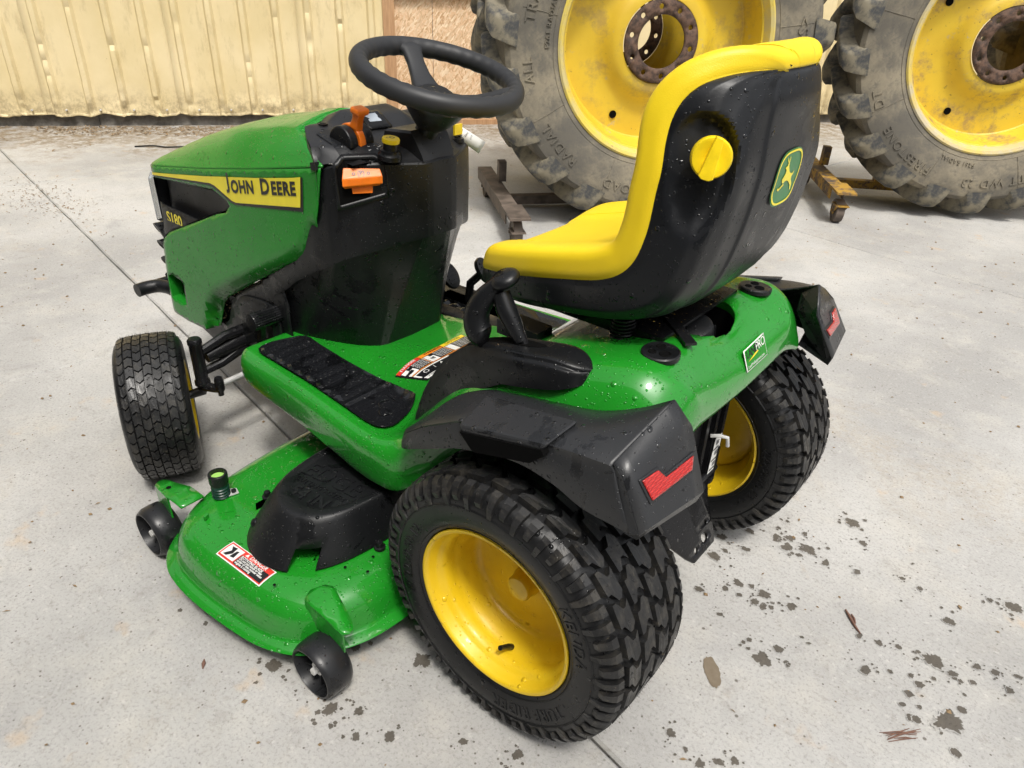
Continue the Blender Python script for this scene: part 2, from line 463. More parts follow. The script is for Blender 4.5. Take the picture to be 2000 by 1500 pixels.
# ------------------------------------------------------------------ building with dented metal siding
W0 = Vector((6.297, -.89, 0)); WD = Vector((-.6257, -.7801, 0)).normalized(); WN = Vector((-.7801, .6257, 0)).normalized()
def wp(s, d, z): return W0 + WD * s + WN * d + Vector((0, 0, z))
t = NT('cream_metal_siding')
c = t.mix(t.ramp(t.noise(2.5, 5), .3, .7), (.68, .56, .31), (.76, .64, .39))
c = t.mix(t.math('MULTIPLY', t.ramp(t.noise(9, 7, .75, t.mapv(sc=(1, 1, .35))), .52, .72), .5), c, (.42, .33, .17))
sx = t.n('ShaderNodeSeparateXYZ'); t.L(t.tc, sx.inputs[0])
c = t.mix(t.math('MULTIPLY', t.ramp(sx.outputs[2], .08, .36, 1, 0), t.ramp(t.noise(18, 6, .75), .42, .62, 0, .75)), c, (.34, .27, .16))
sc_ = t.ramp(t.noise(60, 5, .8), .70, .74)
c = t.mix(sc_, c, (.62, .62, .60))
c = t.mix(t.ramp(t.noise(35, 4, .8, t.mapv(loc=(5, 2, 1))), .72, .76), c, (.11, .08, .05))
M['siding'] = t.out(c, .46, t.bump(t.noise(14, 4), .25, .006), Specular_IOR_Level=.35)
t = NT('old_concrete_footing'); c = t.mix(t.ramp(t.noise(8, 6, .7), .35, .7), (.10, .092, .08), (.24, .225, .20))
M['footing'] = t.out(c, .9, t.bump(t.noise(40, 5), .5, .01))
def osb():
    t = NT('strand_board')
    cols = [(.66, .43, .25), (.78, .58, .38), (.50, .30, .15), (.84, .68, .48)]
    c = None
    for k, rot in enumerate((.3, 1.25, 2.2)):
        mp = t.mapv(sc=(1, 1, 1), rot=(0, 0, 0), loc=(k * 3.1, 0, k))
        nd = t.n('ShaderNodeMapping'); t.L(t.tc, nd.inputs[0]); nd.inputs['Rotation'].default_value = (0, 0, -.8946)
        nd1 = t.n('ShaderNodeMapping'); t.L(nd.outputs[0], nd1.inputs[0]); nd1.inputs['Rotation'].default_value = (0, rot, 0)
        nd2 = t.n('ShaderNodeMapping'); t.L(nd1.outputs[0], nd2.inputs[0]); nd2.inputs['Scale'].default_value = (26, 10, 95); nd2.inputs['Location'].default_value = (k * 7, 1, 3)
        v = t.vor(1.0, vec=nd2.outputs[0]); s_ = t.n('ShaderNodeSeparateColor'); t.L(v.outputs['Color'], s_.inputs[0])
        cc = t.mix(s_.outputs[0], cols[k], cols[k + 1])
        c = cc if c is None else t.mix(t.math('GREATER_THAN', s_.outputs[1], .55), c, cc)
    c = t.mix(t.ramp(t.noise(160, 3), .55, .8, 0, .35), c, (.25, .13, .05))
    return t.out(c, .75, t.bump(t.noise(90, 3), .3, .003))
M['osb'] = osb()
t = NT('weathered_lumber'); c = t.mix(t.ramp(t.noise(5, 6, .7, t.mapv(sc=(8, 8, .7))), .3, .7), (.36, .20, .10), (.52, .32, .17)); M['lumber'] = t.out(c, .8)

bld = thing('metal_building', 'long building wall of dented cream ribbed metal siding with a boarded doorway', 'building', wp(0, 0, 0))
bld_inv = Matrix.Translation(-wp(0, 0, 0))
def bpart(o):
    o.parent = bld; o.matrix_parent_inverse = bld_inv; return o
PIT = .2475; RIB0 = .452
rngw = random.Random(3)
def siding(s0, s1, zlo, zhi, dent=1.0, seed=0):
    ribs = [RIB0 + PIT * k for k in range(-14, 60) if s0 - .03 < RIB0 + PIT * k < s1 + .03]
    cs = set([s0, s1])
    for r_ in ribs:
        for o in (-.034, -.022, -.016, 0, .016, .022, .034): cs.add(round(r_ + o, 4))
        for o in (.085, .125, .165): cs.add(round(r_ + o, 4))
    cs = [c_ for c_ in sorted(cs) if s0 - 1e-6 <= c_ <= s1 + 1e-6]
    zs = list(np.linspace(zlo, zlo + .12, 9)) + list(np.linspace(zlo + .15, min(zhi, 1.3), 30)) + ([zhi] if zhi > 1.3 else [])
    crush = {}
    for r_ in ribs:
        q = random.Random(int(r_ * 1000) + seed)
        crush[r_] = [(q.uniform(.12, 1.15), q.uniform(.012, .035), q.uniform(.4, 1.0)) for _ in range(q.randint(2, 5))]
        crush[r_].append((zlo + .03, .06, q.uniform(.3, 1.0)))
    G = np.zeros((len(zs), len(cs), 3))
    for i, z in enumerate(zs):
        for j, s in enumerate(cs):
            h = 0; near = None
            for r_ in ribs:
                d = abs(s - r_)
                if d < .035:
                    near = r_
                    h = .029 * (1 - cl((d - .016) / .018))
                elif abs(s - r_ - .085) < .001 or abs(s - r_ - .165) < .001: h = .0022
            wob = 0; ds = 0
            if near is not None:
                for zc, w, a in crush[near]:
                    k = math.exp(-((z - zc) / w) ** 2) * dent
                    h *= 1 - .75 * a * k
                ds = (mnoise.noise(Vector((near * 9, z * 5, 1.3 + seed))) * .004 + mnoise.noise(Vector((near * 5, z * 22, 4))) * .003) * dent * sst(z, 1.2, .1)
            low = sst(z, zlo + .30, zlo) * dent
            wob = mnoise.noise(Vector((s * 2.1, z * 2.5, seed))) * .004 * dent + low * (mnoise.noise(Vector((s * 11, z * 9, 7))) * .016 + mnoise.noise(Vector((s * 31, z * 20, 2))) * .008)
            dz = 0
            if i < 6: dz = (mnoise.noise(Vector((s * 7, 0, 11))) * .022 + mnoise.noise(Vector((s * 33, 0, 5))) * .014) * dent * (1 - i / 6)
            if i == 0: wob += .010 * dent + mnoise.noise(Vector((s * 13, 3, 9))) * .02 * dent
            G[i, j] = wp(s + ds, h + wob, z + dz)
    return bpart(surf('siding_panel', G, 'siding', None, ang=25, thick=.0012))
bounds = [-7, -5.2, -3.4, -1.6, -.63, .36, 1.35, 2.34, 3.02]
for a, b in zip(bounds[:-1], bounds[1:]):
    siding(a, b + .004, .085, 3.4, 1.0, seed=int(a * 10) + 50)
for a, b in ((4.36, 5.4), (5.4, 7.2), (7.2, 9.0), (9.0, 11.5)):
    siding(a, b + .004, .085, 3.4, .5, seed=int(a * 10) + 50)
siding(3.02, 4.36, 1.02, 3.4, .2, seed=5)
mb = MB()
for a, b in ((-7.0, .72), (.725, 2.2), (2.205, 3.02), (4.36, 11.5)):
    P = [wp(a, -.22, -.03), wp(b, -.22, -.03), wp(b, -.030, -.03), wp(a, -.030, -.03)]
    Q = [p + Vector((0, 0, .150 if a != .725 else .135)) for p in P]
    mb.add(P + Q, [(0, 1, 2, 3), (4, 5, 6, 7), (0, 1, 5, 4), (1, 2, 6, 5), (2, 3, 7, 6), (3, 0, 4, 7)])
    bpart(mb.build('footing', 'footing', None, smooth=False)); mb = MB()
def wbox(name, s0, s1, d0, d1, z0, z1, mat):
    P = [wp(a, b, c_) for a in (s0, s1) for b in (d0, d1) for c_ in (z0, z1)]
    o = MB().add(P, [(0, 1, 3, 2), (4, 6, 7, 5), (0, 4, 5, 1), (2, 3, 7, 6), (0, 2, 6, 4), (1, 5, 7, 3)]).build(name, mat, None, smooth=False)
    return bpart(o)
wbox('door_jamb', 3.023, 3.118, -.06, .012, .0, 1.04, 'lumber')
wbox('door_jamb', 4.26, 4.355, -.06, .012, .0, 1.04, 'lumber')
wbox('strand_board', 3.121, 3.428, -.05, -.032, .045, 1.00, 'osb')
wbox('strand_board', 3.432, 4.258, -.05, -.030, .045, 1.00, 'osb')
wbox('door_header', 3.023, 4.355, -.05, .016, 1.003, 1.06, 'siding')
wbox('door_sill', 3.121, 4.258, -.09, -.004, -.02, .042, 'lumber')
mb = MB()
for k in range(-6, 11):
    for z in (.128,):
        s = RIB0 + PIT * k + .062
        if s < 2.98:
            o = MB().lathe([(0, .022), (.006, .021), (.008, .016), (.008, .0)], 8, 'y', Matrix.Translation(wp(s, .006, z)) @ Matrix.Rotation(math.atan2(WN.y, WN.x) - PI / 2, 4, 'Z')).build('screw', 'steel', None)
            bpart(o)
wbox('roof', -7.5, 12, -4.0, .5, 3.4, 3.55, 'siding')

# unseen workshop, added behind the camera to darken reflections and light on the left
ws = thing('unseen_workshop', 'unseen dark workshop building with a roller door, added to darken reflections', 'building', (0, 4.0, 0))
M['ws'] = simple('dark_shop_wall', (.055, .055, .053), .7)  # kept very dark so the flank reflects little light from it
def wsb(name, c, d, mat):
    o = MB().box(c, d).build(name, mat, None, smooth=False); o.parent = ws; o.matrix_parent_inverse = Matrix.Translation((0, -4.0, 0)); return o
wsb('wall', (-1, 4.15, 2.0), (16, .3, 4.0), 'ws')
wsb('roof', (-1, 5.4, 4.15), (16.6, 4.8, .2), 'ws')
wsb('roller_door', (-1.2, 3.985, 1.4), (3.6, .03, 2.8), 'grey_decal')
for k in range(7): wsb('door_slat', (-1.2, 3.965, .25 + k * .4), (3.6, .014, .03), 'ws')

# ------------------------------------------------------------------ big farm wheels on dollies
t = NT('dusty_farm_rubber')
n_ = t.noise(3.2, 6, .65); n2 = t.noise(26, 6, .7)
c = t.mix(t.ramp(n_, .38, .64), (.125, .115, .096), (.27, .235, .17))
c = t.mix(t.ramp(n2, .45, .7, 0, .6), c, (.095, .092, .085))
c = t.mix(t.ramp(t.noise(9, 7, .8, t.mapv(sc=(1, 1, 1), loc=(4, 4, 4)), 1.5), .60, .70, 0, .35), c, (.33, .30, .23))
M['farm_rubber'] = t.out(c, .86, t.bump(n2, .3, .004), Specular_IOR_Level=.2)
t = NT('worn_lug_rubber')
c = t.mix(t.ramp(t.noise(11, 6, .7), .36, .62), (.06, .062, .064), (.22, .195, .14))
M['lug_rubber'] = t.out(c, .8, t.bump(t.noise(40, 5), .4, .005), Specular_IOR_Level=.3)
def old_yellow(name, rust, off):
    t = NT(name)
    c = t.mix(t.ramp(t.noise(3, 5), .3, .7), (.60, .40, .025), (.70, .50, .035))
    c = t.mix(t.math('MULTIPLY', t.ramp(t.noise(5.5, 7, .72, t.mapv(loc=off)), .50, .68), rust), c, (.30, .20, .09))
    c = t.mix(t.ramp(t.noise(30, 7, .8, t.mapv(loc=off)), .66 - .07 * rust, .72 - .05 * rust, 0, .85), c, (.085, .05, .03))
    c = t.mix(t.ramp(t.noise(12, 6, .75, t.mapv(loc=(off[1], 3, off[0]))), .62, .70, 0, rust), c, (.42, .36, .24))
    return t.out(c, .5, t.bump(t.noise(50, 5), .15, .002))
M['old_yellow'] = old_yellow('worn_yellow_rim', .6, (0, 0, 0))
M['old_yellow2'] = old_yellow('chalky_yellow_rim', .95, (5, 2, 1))
def lipm(name, a, b):
    t = NT(name); c = t.mix(t.ramp(t.noise(7, 6, .7), .35, .65), a, b); c = t.mix(t.ramp(t.noise(30, 6, .75), .6, .72, 0, .8), c, (.16, .11, .06)); M[name] = t.out(c, .6)
lipm('rim_lip1', (.66, .50, .07), (.55, .46, .20)); lipm('rim_lip2', (.50, .44, .30), (.62, .47, .10))
t = NT('rusty_hub_ring'); c = t.mix(t.ramp(t.noise(30, 6, .75), .35, .62), (.035, .022, .017), (.13, .075, .05)); c = t.mix(t.ramp(t.noise(24, 5, .8, t.mapv(loc=(2, 2, 2))), .67, .70), c, (.50, .36, .05)); M['rust'] = t.out(c, .8, t.bump(t.noise(60, 4), .4, .003))
t = NT('rusty_dolly_steel'); c = t.mix(t.ramp(t.noise(9, 6, .75), .42, .56), (.075, .055, .045), (.40, .23, .03)); c = t.mix(t.ramp(t.noise(22, 6, .7, t.mapv(loc=(1, 6, 2))), .5, .65), c, (.13, .085, .06)); M['dolly'] = t.out(c, .75, t.bump(t.noise(50, 5), .4, .003))
M['dolly_grey'] = simple('worn_brown_steel', (.10, .078, .062), .7, nscale=14, var=.45)
BR = .938
TPROF = [(.545, .185), (.556, .208), (.58, .218), (.63, .232), (.70, .243), (.77, .244), (.82, .236), (.843, .215), (.853, .17), (.860, .09), (.862, 0)]
def tyre_r(o):
    """tread base radius at offset o"""
    o = abs(o)
    if o > .243: return .73
    pr = TPROF[5:]
    for (r0, o0), (r1, o1) in zip(pr[:-1], pr[1:]):
        if o1 <= o <= o0: return lerp(r0, r1, (o0 - o) / (o0 - o1 + 1e-9))
    return .876
def lug_mesh(sign):
    V = []; F = []
    # stations from the centre line out over the shoulder: (offset, shift along the tread, base r, top r, base half width, top half width)
    st = [(-.012, -.010, .862, .925, .050, .026), (.06, .055, .860, .934, .056, .032), (.13, .115, .852, .938, .062, .037), (.19, .160, .835, .936, .069, .042), (.228, .185, .815, .918, .078, .047), (.247, .196, .803, .880, .083, .050), (.250, .199, .790, .835, .082, .05)]
    for o, sh, rb, rtp, wb, wt in st:
        for r_, w in ((rb, -wb), (rtp - .008, -wt - .004), (rtp, -wt + .008), (rtp, wt - .008), (rtp - .008, wt + .004), (rb, wb)):
            a = (sh + w) / .93 * sign
            V.append((r_ * math.sin(a), o, r_ * math.cos(a)))
    n = 6
    for i in range(len(st) - 1):
        for k in range(n - 1): F.append((i * n + k, i * n + k + 1, (i + 1) * n + k + 1, (i + 1) * n + k))
    F += [tuple(range(n)), tuple(range((len(st) - 1) * n, len(st) * n))]
    return V, F
def lug_obj(front, sign):
    V, F = lug_mesh(sign)
    if not front: V = [(x, -y, z) for x, y, z in V]
    o = mesh_obj('tread_lug', V, F, 'lug_rubber', None, True, 50); fix_normals(o)
    o.data.polygons.foreach_set('use_smooth', [True] * len(o.data.polygons)); o.data.set_sharp_from_angle(angle=R(42))
    return o
LUG = {}
def polar_text(name, body, rad, off, ang0, size, mat, parent, raise_=.003, bold=.0, spacing=1.15, flip=1):
    """letters running clockwise on the +y face, tops outward; ang0 = angle of the text's middle (0 = +x, PI/2 = up as seen along -y)"""
    vs, fs = text_mesh(body, size, bold, 'CENTER', spacing, raise_ / 2)
    out = []
    for x, y, z in vs:
        r_ = rad + y; a = ang0 - flip * x / rad
        o_ = off(r_) if callable(off) else off
        # seen from +y looking to -y: image right = -x
        out.append((-r_ * math.cos(a), o_ + z, r_ * math.sin(a)))
    return mesh_obj(name, out, fs, mat, parent, False)
def big_wheel(label, rimmat, loc, yaw_, lugphase, text):
    w = thing('farm_tractor_wheel', label, 'wheel', (0, 0, 0), 0, 'old farm tractor wheels leaning by the wall')
    prof = TPROF + [(r_, -o) for r_, o in TPROF[-2::-1]]
    MB().lathe(prof, 96).build('tyre', 'farm_rubber', w, ang=30)
    for front in (True, False):
        for k in range(21):
            key = front
            if key not in LUG: LUG[key] = lug_obj(front, 1 if front else 1); o = LUG[key]
            else: o = LUG[key].copy(); COL.objects.link(o)
            o.parent = w; o.rotation_euler = (0, 2 * PI * (k + (0 if front else .5)) / 21 + lugphase, 0)
    def side(o): return o
    rp = [(.548, .170), (.556, .200), (.575, .214), (.578, .222), (.568, .228), (.552, .222), (.543, .205), (.535, .182), (.527, .178), (.521, .150), (.517, .09), (.505, .062), (.497, .035), (.490, .030), (.46, .030), (.40, .036), (.345, .040), (.315, .050), (.285, .075), (.262, .098), (.238, .110), (.205, .112)]
    MB().lathe(rp[:8], 96).build('rim_lip', 'rim_lip1' if rimmat == 'old_yellow' else 'rim_lip2', w, ang=28)
    rim = MB().lathe(rp[7:], 96).build('rim', rimmat, w, ang=28)
    rp2 = [(.497, .030), (.49, -.02), (.515, -.06), (.53, -.15), (.55, -.2), (.575, -.215), (.56, -.22)]
    MB().lathe(rp2, 64).build('rim_barrel', rimmat, w)
    cir = lambda r_, n, cx=0, cy=0: [(cx + r_ * math.cos(2 * PI * k / n), cy + r_ * math.sin(2 * PI * k / n)) for k in range(n)]
    holes = [cir(.128, 48)] + [cir(.0135, 10, .166 * math.cos(a), .166 * math.sin(a)) for a in [2 * PI * (k + .3) / 10 for k in range(10)]]
    hr = patch('hub_ring', cir(.2, 64), lambda a, b: (a, .116, b), 'rust', w, holes, .03)
    solid(hr, .012, 0)
    for a, r_ in ((.5, .42), (2.1, .40), (3.3, .41), (4.0, .43), (5.2, .42)):
        MB().lathe([(0, .0), (.016, .0), (.019, .003), (.021, 0)], 14, 'y', Matrix.Translation((r_ * math.cos(a), .0385, r_ * math.sin(a)))).build('rim_hole_shade', 'dark', w)  # flat dark discs; the shade of the holes is painted on
    offf = lambda r_: np.interp(r_, [.58, .63, .70, .77, .82], [.218, .232, .243, .244, .236]) + .0015
    for body, rad, a0, size in text:
        polar_text('moulded_lettering', body, rad, offf, a0, size, 'farm_rubber', w, .009)['kind'] = 'stuff'
    for k in range(9):
        a = 2 * PI * k / 9 + .2
        MB().tube([(.60 * math.cos(a), .2265, .60 * math.sin(a)), (.70 * math.cos(a), .2445, .70 * math.sin(a)), (.78 * math.cos(a), .244, .78 * math.sin(a))], .0022, 5).build('moulding_seam', 'farm_rubber', w)
    MB().lathe([(.600, .2232), (.603, .2275), (.606, .2252)], 96).build('bead_ring', 'farm_rubber', w)
    w.location = loc; w.rotation_euler = (0, 0, yaw_)
    return w
WT1 = [('RADIAL', .735, R(222), .07), ('ALL', .735, R(190), .07), ('TRACTION', .735, R(158), .07), ('FIELD AND ROAD', .735, R(272), .07), ('F261 RADIAL', .635, R(172), .036), ('<S>', .72, R(6), .08)]
WT2 = [('FIRESTONE', .735, R(233), .07), ('DT', .735, R(204), .075), ('TT WD 23', .735, R(278), .07), ('F261 RADIAL', .635, R(258), .032)]
w1 = big_wheel('huge farm tractor wheel with bright yellow rim standing beside the boarded doorway', 'old_yellow', (1.533, -2.58, .948), .885, .1, WT1)
ax1 = Vector((-math.sin(.885), math.cos(.885), 0))
w3 = big_wheel('farm tractor wheel hidden behind the bright yellow one, seen through its hub hole', 'old_yellow', Vector((1.533, -2.58, .948)) - ax1 * .72 + Vector((-.06, -.06, 0)), .885, .22, [])
w2 = big_wheel('huge muddy farm tractor wheel with chalky rust speckled yellow rim on the orange dolly', 'old_yellow2', (.148, -4.152, .968), .562, .0, WT2)
# a dual wheel stands behind it, seen through the hub
w4 = big_wheel('farm tractor wheel standing behind the chalky rimmed wheel, glimpsed through its hub hole', 'old_yellow2', (-.55, -5.05, .948), .30, .15, [])

def dolly(label, mat, loc, yaw_, topz, xr):
    d = thing('wheel_dolly', label, 'dolly', (0, 0, 0), 0, 'steel dollies under the farm wheels')
    for sx in (-1, 1):
        x = .80 if sx > 0 else -xr
        o = MB()
        o.box((x, -.10, topz - .004), (.085, .92, .008)); o.box((x - .039, -.10, topz - .04), (.007, .92, .064)); o.box((x + .039, -.10, topz - .04), (.007, .92, .064))
        bevel(o.build('side_rail', mat, d, smooth=False), .0015, 1)
        o = MB(); o.box((x, .42, topz + .0065), (.11, .24, .013)); o.build('end_plate', mat, d, smooth=False)
        o = MB(); o.box((x * .945, -.22, topz + .06), (.045, .06, .115)); o.build('post', mat, d, smooth=False)
        for sy in (-1, 1):
            cy = .44 * sy
            c = MB(); rr = .068
            c.lathe([(.016, -.021), (.05, -.019), (.052, -.023), (rr - .002, -.023), (rr, -.018), (rr, .018), (rr - .002, .023), (.052, .023), (.05, .019), (.016, .021)], 28, 'x', Matrix.Translation((x + .0, cy, rr)))
            c.build('caster_wheel', 'dolly_grey', d, ang=30)
            f = MB()
            for s_ in (-1, 1):
                f.prism([(cy - .018, rr - .012), (cy + .012, rr - .02), (cy + .03, rr + .005), (cy + .075, topz - .075), (cy - .01, topz - .075)], x + s_ * .028 - .003, x + s_ * .028 + .003, 'yz')
            f.box((x, cy + .03, topz - .074), (.075, .10, .006)); f.tube([(x - .04, cy, rr), (x + .04, cy, rr)], .009, 8)
            f.build('caster_fork', mat, d, smooth=False)
    for sy in (-.20,):
        o = MB(); o.box(((.8 - xr) / 2, sy, topz - .105), (.715 + xr, .06, .05)); o.build('cross_beam', mat, d, smooth=False)
    for s_ in (-1, 1):
        for sy in (-.20,):
            o = MB(); o.prism([(.18 * s_, topz - .079), (.42 * s_, topz - .079), (.42 * s_, topz - .0)], sy - .03, sy + .03, 'xz'); o.build('wheel_chock', mat, d, smooth=False)
    d.location = loc; d.rotation_euler = (0, 0, yaw_); return d
dolly('brown steel dolly with a caster under the bright yellow farm wheel', 'dolly_grey', (1.533, -2.58, 0), .885, .155, .60)
dolly('orange and rusty steel dolly with spoked caster under the muddy farm wheel', 'dolly', (.148, -4.152, 0), .562, .185, .80)

# ------------------------------------------------------------------ litter and wet spots
def leafm(name, a, b):
    t = NT(name); t.out(t.mix(t.noise(60, 3), a, b), .85); return t.m
M['litter'] = leafm('dry_leaf_bits', (.12, .075, .04), (.34, .24, .13))
mb = MB(); rg = random.Random(11)
def bit(mb, x, y, s, z=.002):
    a = rg.uniform(0, 6.3); b = rg.uniform(-.5, .5); l = s; w = s * rg.uniform(.15, .6)
    mt = Matrix.Translation((x, y, z + abs(math.sin(b)) * l * .5)) @ Matrix.Rotation(a, 4, 'Z') @ Matrix.Rotation(b, 4, 'Y')
    mb.add([(-l / 2, 0, 0), (0, -w / 2, s * .1), (l / 2, 0, 0), (0, w / 2, s * .08)], [(0, 1, 2), (0, 2, 3)], mt)
for k in range(4200):
    s = rg.uniform(-.6, 3.6); d = abs(rg.gauss(0, .38)) + .02
    if mnoise.noise(Vector((s * 1.7, d * 3, 2))) + .25 < d * .7: continue
    p = wp(s, d, 0); bit(mb, p.x, p.y, rg.uniform(.008, .035))
for k in range(420):
    x = rg.gauss(4.1, .35); y = rg.gauss(-.33, .12); bit(mb, x, y, rg.uniform(.006, .022))
lit = mb.build('leaf_litter', 'litter', None, smooth=False, fix=False); tag(lit, 'brown dry leaf and bark litter along the foot of the siding', 'litter'); lit['kind'] = 'stuff'
mb = MB()
for k in range(900):
    x = rg.uniform(-1.6, 3.6); y = rg.uniform(-4.5, 1.9)
    s = rg.choice((.002, .003, .003, .004, .005, .007))
    mt = Matrix.Translation((x, y, s * .35)) @ Matrix.Rotation(rg.uniform(0, 6), 4, 'Z') @ Matrix.Diagonal((1, rg.uniform(.5, 1), .6, 1))
    mb.add([(s, 0, 0), (0, s, 0), (-s, 0, 0), (0, -s, 0), (0, 0, s), (0, 0, -s)], [(0, 1, 4), (1, 2, 4), (2, 3, 4), (3, 0, 4), (1, 0, 5), (2, 1, 5), (3, 2, 5), (0, 3, 5)], mt)
for k in range(160):
    bit(mb, rg.uniform(-1.4, 3.5), rg.uniform(-3.6, 1.8), rg.uniform(.006, .02), .001)
grit = mb.build('grit', 'litter', None, smooth=False, fix=False); tag(grit, 'scattered dark grit and crumbs on the concrete', 'grit'); grit['kind'] = 'stuff'

SPOTS = [(-0.374,-0.596,0.023),(-0.423,-0.532,0.014),(-0.24,-0.397,0.019),(-0.267,-0.419,0.016),(-0.274,-0.381,0.019),(-0.318,-0.408,0.027),(-0.309,-0.374,0.01),(-0.372,-0.391,0.013),(-0.146,-0.22,0.02),(-0.128,-0.304,0.016),(-0.175,-0.374,0.014),(-0.195,-0.302,0.014),(-0.158,-0.26,0.01),(-0.229,-0.439,0.008),(-0.237,-0.483,0.008),(-0.221,-0.479,0.006),(-0.292,-0.463,0.011),(-0.444,-0.412,0.011),(-0.537,-0.466,0.009),(-0.58,-0.458,0.009),(-0.233,-0.175,0.016),(-0.262,-0.187,0.009),(-0.296,-0.181,0.019),(-0.216,-0.137,0.01),(-0.168,-0.092,0.013),(-0.309,-0.144,0.012),(-0.288,-0.145,0.011),(-0.325,-0.154,0.008),(-0.361,-0.19,0.016),(-0.251,-0.14,0.008),(-0.242,-0.054,0.009),(-0.512,-0.205,0.011),(-0.552,-0.216,0.011),(-0.589,-0.234,0.009),(-0.657,-0.244,0.023),(-0.626,-0.247,0.007),(-0.722,-0.532,0.009),(-0.77,-0.546,0.021),(-0.737,-0.534,0.008),(-0.71,-0.515,0.006),(-0.66,-0.428,0.005),(-0.659,-0.391,0.018),(-0.737,-0.291,0.011),(-0.771,-0.301,0.011),(-0.811,-0.322,0.009),(-0.55,-0.118,0.015),(-0.594,-0.15,0.008),(-0.652,-0.157,0.013),(-0.7,-0.235,0.013),(-0.718,-0.225,0.007),(-0.739,-0.239,0.008),(-0.804,-0.268,0.01),(-0.368,0.002,0.025),(-0.385,-0.047,0.013),(-0.413,-0.115,0.006),(-0.432,-0.108,0.006),(-0.72,-0.101,0.04),(-0.715,-0.063,0.005),(-0.303,0.292,0.012),(-0.341,0.304,0.008),(-0.375,0.313,0.012),(-0.4,0.286,0.012),(-0.424,0.265,0.011),(-0.331,0.327,0.004),(-0.632,-0.17,0.008),(-0.556,-0.384,0.004),(-0.544,-0.538,0.005),(0.411,0.703,0.021),(0.241,0.693,0.018),(0.253,0.713,0.007),(0.21,0.715,0.007),(0.174,0.714,0.006),(0.155,0.698,0.011),(0.696,0.753,0.007),(0.619,0.736,0.008),(0.403,0.752,0.006),(0.378,0.691,0.006),(0.326,0.711,0.004),(0.287,0.712,0.003),(0.328,0.56,0.023),(0.363,0.709,0.004),(0.187,0.491,0.022),(0.242,0.693,0.02),(0.194,0.659,0.012),(-0.008,0.571,0.011),(0.107,0.657,0.013),(-0.103,0.524,0.015),(1.293,-0.251,0.011)]
M['wet'] = concrete('wet_concrete', True)
WETV = []
mb = MB(); rg = random.Random(5)
def blot(mb, x, y, r_, z=.0015, el=(1, 1), ang=0, rough=.35):
    n = 44; ph = rg.uniform(0, 50); pts = []
    for k in range(n):
        a = 2 * PI * k / n
        q = r_ * (1 + rough * mnoise.noise(Vector((math.cos(a) * 1.6 + ph, math.sin(a) * 1.6, ph))) + rough * .7 * mnoise.noise(Vector((math.cos(a) * 5 + ph, math.sin(a) * 5, 3))))
        dx, dy = q * math.cos(a) * el[0], q * math.sin(a) * el[1]
        pts.append((x + dx * math.cos(ang) - dy * math.sin(ang), y + dx * math.sin(ang) + dy * math.cos(ang), z))
    mid_ = [(x + (p[0] - x) * .62, y + (p[1] - y) * .62, z) for p in pts]; out_ = [(x + (p[0] - x) * 1.22, y + (p[1] - y) * 1.22, z) for p in pts]
    WETV.extend([1.0] * (n + 1) + [.55] * n + [0.0] * n)
    mb.add([(x, y, z)] + mid_ + pts + out_, [(0, k + 1, (k + 1) % n + 1) for k in range(n)] + [(1 + a * n + k, 1 + a * n + (k + 1) % n, 1 + (a + 1) * n + (k + 1) % n, 1 + (a + 1) * n + k) for a in (0, 1) for k in range(n)])
for x, y, r_ in SPOTS:
    zz = .0008 + rg.uniform(0, .0014)
    blot(mb, x, y, r_ * .80, zz, (1, rg.uniform(.65, 1)), rg.uniform(0, 3), .45)
    for k in range(rg.randint(3, 8) if r_ > .008 else 0):
        a = rg.uniform(0, 6.3); d = r_ * rg.uniform(1.2, 2.4); blot(mb, x + d * math.cos(a), y + d * math.sin(a), r_ * rg.uniform(.08, .24), (.0008 + rg.uniform(0, .0014)))
ws_ = mb.build('water_spots', 'wet', ground, smooth=False, fix=False); ws_['kind'] = 'stuff'
wa = ws_.data.attributes.new('wet', 'FLOAT', 'POINT'); wa.data.foreach_set('value', WETV)
mb = MB(); blot(mb, -.298, .103, .017, .0014, (1.9, .8), -.9, .2)
t = NT('brown_grease'); M['grease'] = t.out(t.mix(t.noise(70, 4), (.13, .10, .065), (.22, .18, .13)), .6)
mb.build('grease_spot', 'grease', ground, smooth=False, fix=False)
M['twig'] = leafm('brown_twig', (.10, .05, .035), (.22, .12, .085))
def twig(label, pts, r_):
    pts = [Vector(p) for p in pts]; c = sum(pts, Vector()) / len(pts); c.z = 0
    o = MB().tube([p - c for p in pts], r_, 6).build('twig', 'twig', None); o.location = c
    return tag(o, label, 'twig')
twig('thick reddish brown twig with a bend lying on bare concrete', [(-.463, -.262, .004), (-.478, -.245, .005), (-.497, -.225, .004), (-.512, -.213, .003)], [.0022, .0034, .003, .0015])
twig('short stubby twig lying beside the thick reddish one', [(-.478, -.258, .0035), (-.487, -.247, .004), (-.494, -.236, .0035)], [.0018, .003, .0015])
tw = thing('twig_bundle', 'little bundle of splintered brown bark strands on the concrete', 'bark', (-.655, -.004, 0))
for k in range(9):
    a = .9 + rg.uniform(-.25, .25); l = rg.uniform(.02, .04); x0, y0 = rg.uniform(-.008, .008), rg.uniform(-.008, .008)
    MB().tube([(x0 - l * math.cos(a), y0 - l * math.sin(a), .002), (x0, y0, .004 + rg.uniform(0, .004)), (x0 + l * math.cos(a), y0 + l * math.sin(a), .002)], [.0006, .0014, .0006], 5).build('strand', 'twig', tw)
twig('small dark bark chip lying alone left of the mower deck', [(.513, .805, .003), (.523, .797, .004), (.533, .79, .003)], [.001, .0045, .001])
twig('thin straw like twig near the rear gauge wheel', [(.05, .70, .0015), (.03, .682, .002), (.012, .668, .0015)], .0012)
